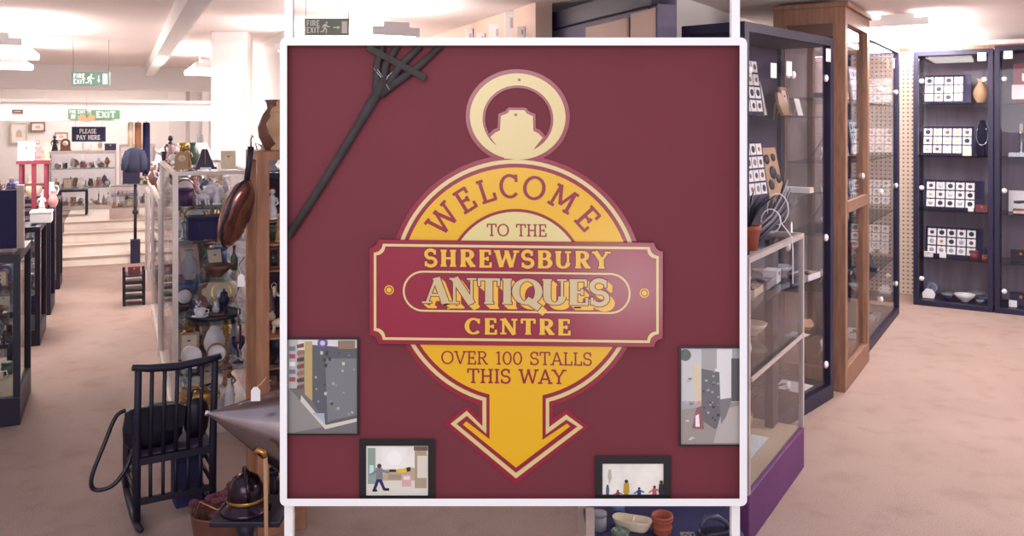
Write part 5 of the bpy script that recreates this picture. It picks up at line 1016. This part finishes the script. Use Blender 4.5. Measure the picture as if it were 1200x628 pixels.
for nm_, z, nx, x, ex in (('top', 1.891, 4, .235, .05), ('third', 1.401, 5, .265, .0), ('second', .891, 5, .29, .06), ('lowest', .446, 5, .30, .04)):
    coin_board(f'coin board on the {nm_} shelf of the cabinet facing the carpet', C4.pt(x, .2, z), YRB, nx, 3, .083, 15, ex)
C4.put('vase', 'tan', .545, .25, 4, p4('top shelf'), g4, 0, 1.1)
t = empty('necklace_bust', C4.pt(.555, .27, 1.401), YRB, 'black velvet necklace bust with a silver chain in the coin and bowl cabinet', 'necklace')
MB().lathe([(.045,0),(.05,.01),(.054,.1),(.056,.2),(.042,.26),(.026,.3),(.024,.33),(.003,.335)], 20).build('bust', mat('black_velvet', '#15122c', .95), t)
MB().tube([(.047*math.sin(a), -.062+.02*abs(math.sin(a)), .19-.09*math.cos(a)) for a in [-2.4+.3*k for k in range(17)]], .004, 6).build('chain', hue('silver'), t)
C4.put('price_card', 'cream', .44, .1, 3, p4('third shelf'), g4, 0, .9)
for kind, c, x, sc in (('trinket_box','red',.56,.8),('price_card','white',.47,.55)): C4.put(kind, c, x, .1, 2, p4('second shelf'), g4, 0, sc)
for kind, c, x, y, sc in (('tin','red',.5,.1,.8),('bottle','navy',.585,.18,.5),('price_card','white',.24,.09,.7),('trinket_box','white',.12,.1,.6),('tin','terracotta',.585,.09,.5)): C4.put(kind, c, x, y, 1, p4('lowest shelf'), g4, 0, sc)
for k, (x, y, sc, w_) in enumerate(((.27,.345,.8,'large green bowl at the back'),(.50,.335,1.1,'deep grey bowl at the back'),(.27,.22,.75,'wide grey bowl in the middle'),(.56,.215,.62,'blue grey bowl at the right side'),(.42,.125,1.2,'nearest white footed bowl'),(.275,.105,.6,'small navy bowl at the front'),(.545,.105,.5,'small grey bowl at the front right'))):
    goods('bowl', ('green','grey','grey','blue','white','navy','grey')[k], C4.pt(x, y, .051), YRB, sc, 'in the coin and bowl cabinet', 'bowls in the coin and bowl cabinet', word=w_)
C4.put('mineral_slab', 'white', .12, .12, 0, p4('floor'), g4, 0, .85); C4.put('plate', 'blue', .13, .28, 0, p4('floor'), g4, 0, .8)
p5 = lambda s: f'on the {s} of the cabinet at the right edge'; g5 = 'things in the cabinet at the right edge'
t = empty('gift_pack', C5.pt(.14, .12, 1.891), YRB, 'red pack with white labels on the top shelf of the right edge cabinet', 'pack'); MB().box(0, .3, 0, .05, 0, .35).build('card', hue('red'), t, bevel=.004); MB().box(-.01, .2, -.004, -.001, .03, .16).build('label_sheet', PAPER, t); MB().box(.07, .25, -.004, -.001, .19, .26).build('label_sheet', PAPER, t)
for kind, c, x, y, i, sc in (('specimen_tray','silver',.2,.12,3,1.1),('candlestick','silver',.2,.3,3,1.3),('decanter','glass',.35,.25,3,1.2),('book','red',.2,.14,2,1.1),('barometer','silver',.45,.37,2,1.2),('bottle','grey',.57,.33,2,1.0),('trinket_box','black',.2,.2,1,1.3),('trinket_box','navy',.2,.2,0,1.4),('price_card','white',.14,.08,0,.8),('price_card','cream',.3,.08,0,.8),('book','cream',.42,.3,0,1)): C5.put(kind, c, x, y, i, p5(('floor','lowest shelf','second shelf','third shelf','top shelf')[i]), g5, 0, sc)
t = empty('knife_card', C5.pt(.2, .26, .896), YRB, 'white display card with a dark knife in the right edge cabinet', 'knife'); Mt = Matrix.Rotation(math.radians(-20), 4, 'X'); MB(Mt).box(-.1, .14, 0, .004, 0, .2).build('card', PAPER, t); MB(Mt).prism([(-.06,.08),(-.02,.075),(.1,.1),(.11,.115),(-.02,.105),(-.06,.1)], lambda x, z: (x,-.006,z), lambda x, z: (x,-.001,z)).build('blade', hue('black'), t)
# ================================================================== finish: labels, camera, light
finish_goods()
cam = bpy.data.cameras.new('camera'); co = bpy.data.objects.new('camera', cam); C.objects.link(co); co.location = (0, 0, EYE); co.rotation_euler = (PI/2, 0, 0)
cam.sensor_width = 36; cam.lens = 36*FP/1200; cam.shift_y = -(314-HZ)/1200; cam.clip_end = 80; SC.camera = co
w = bpy.data.worlds.new('world'); SC.world = w; w.use_nodes = True; bg = w.node_tree.nodes['Background']; bg.inputs['Color'].default_value = (.84, .82, 1.0, 1); bg.inputs['Strength'].default_value = .62
def area(name, loc, size, energy, col=(1, .95, .9), rot=(0, 0, 0), sy=None):
    l = bpy.data.lights.new(name, 'AREA'); l.energy = energy; l.size = size; l.color = col
    if sy: l.shape = 'RECTANGLE'; l.size_y = sy
    o = bpy.data.objects.new(name, l); C.objects.link(o); o.location = loc; o.rotation_euler = rot; return o
area('board_fill_light', (-1.0, -1.4, 2.3), 3, 62, (1, .98, .96), (math.radians(75), 0, 0), 1.6)  # unseen fill added behind the camera to brighten the board
area('sign_glare_light', (.95, -1.4, .5), .7, 9, (1, .97, .97), (math.radians(100), 0, 0), .6)  # unseen area light added to put a soft glare on the plaque
vs = SC.view_settings; vs.view_transform = 'Standard'; vs.look = 'None'; vs.gamma = 1; vs.exposure = .5; vs.use_curve_mapping = False
SC.cycles.use_denoising = True; SC.cycles.transparent_max_bounces = 32; SC.cycles.max_bounces = 8
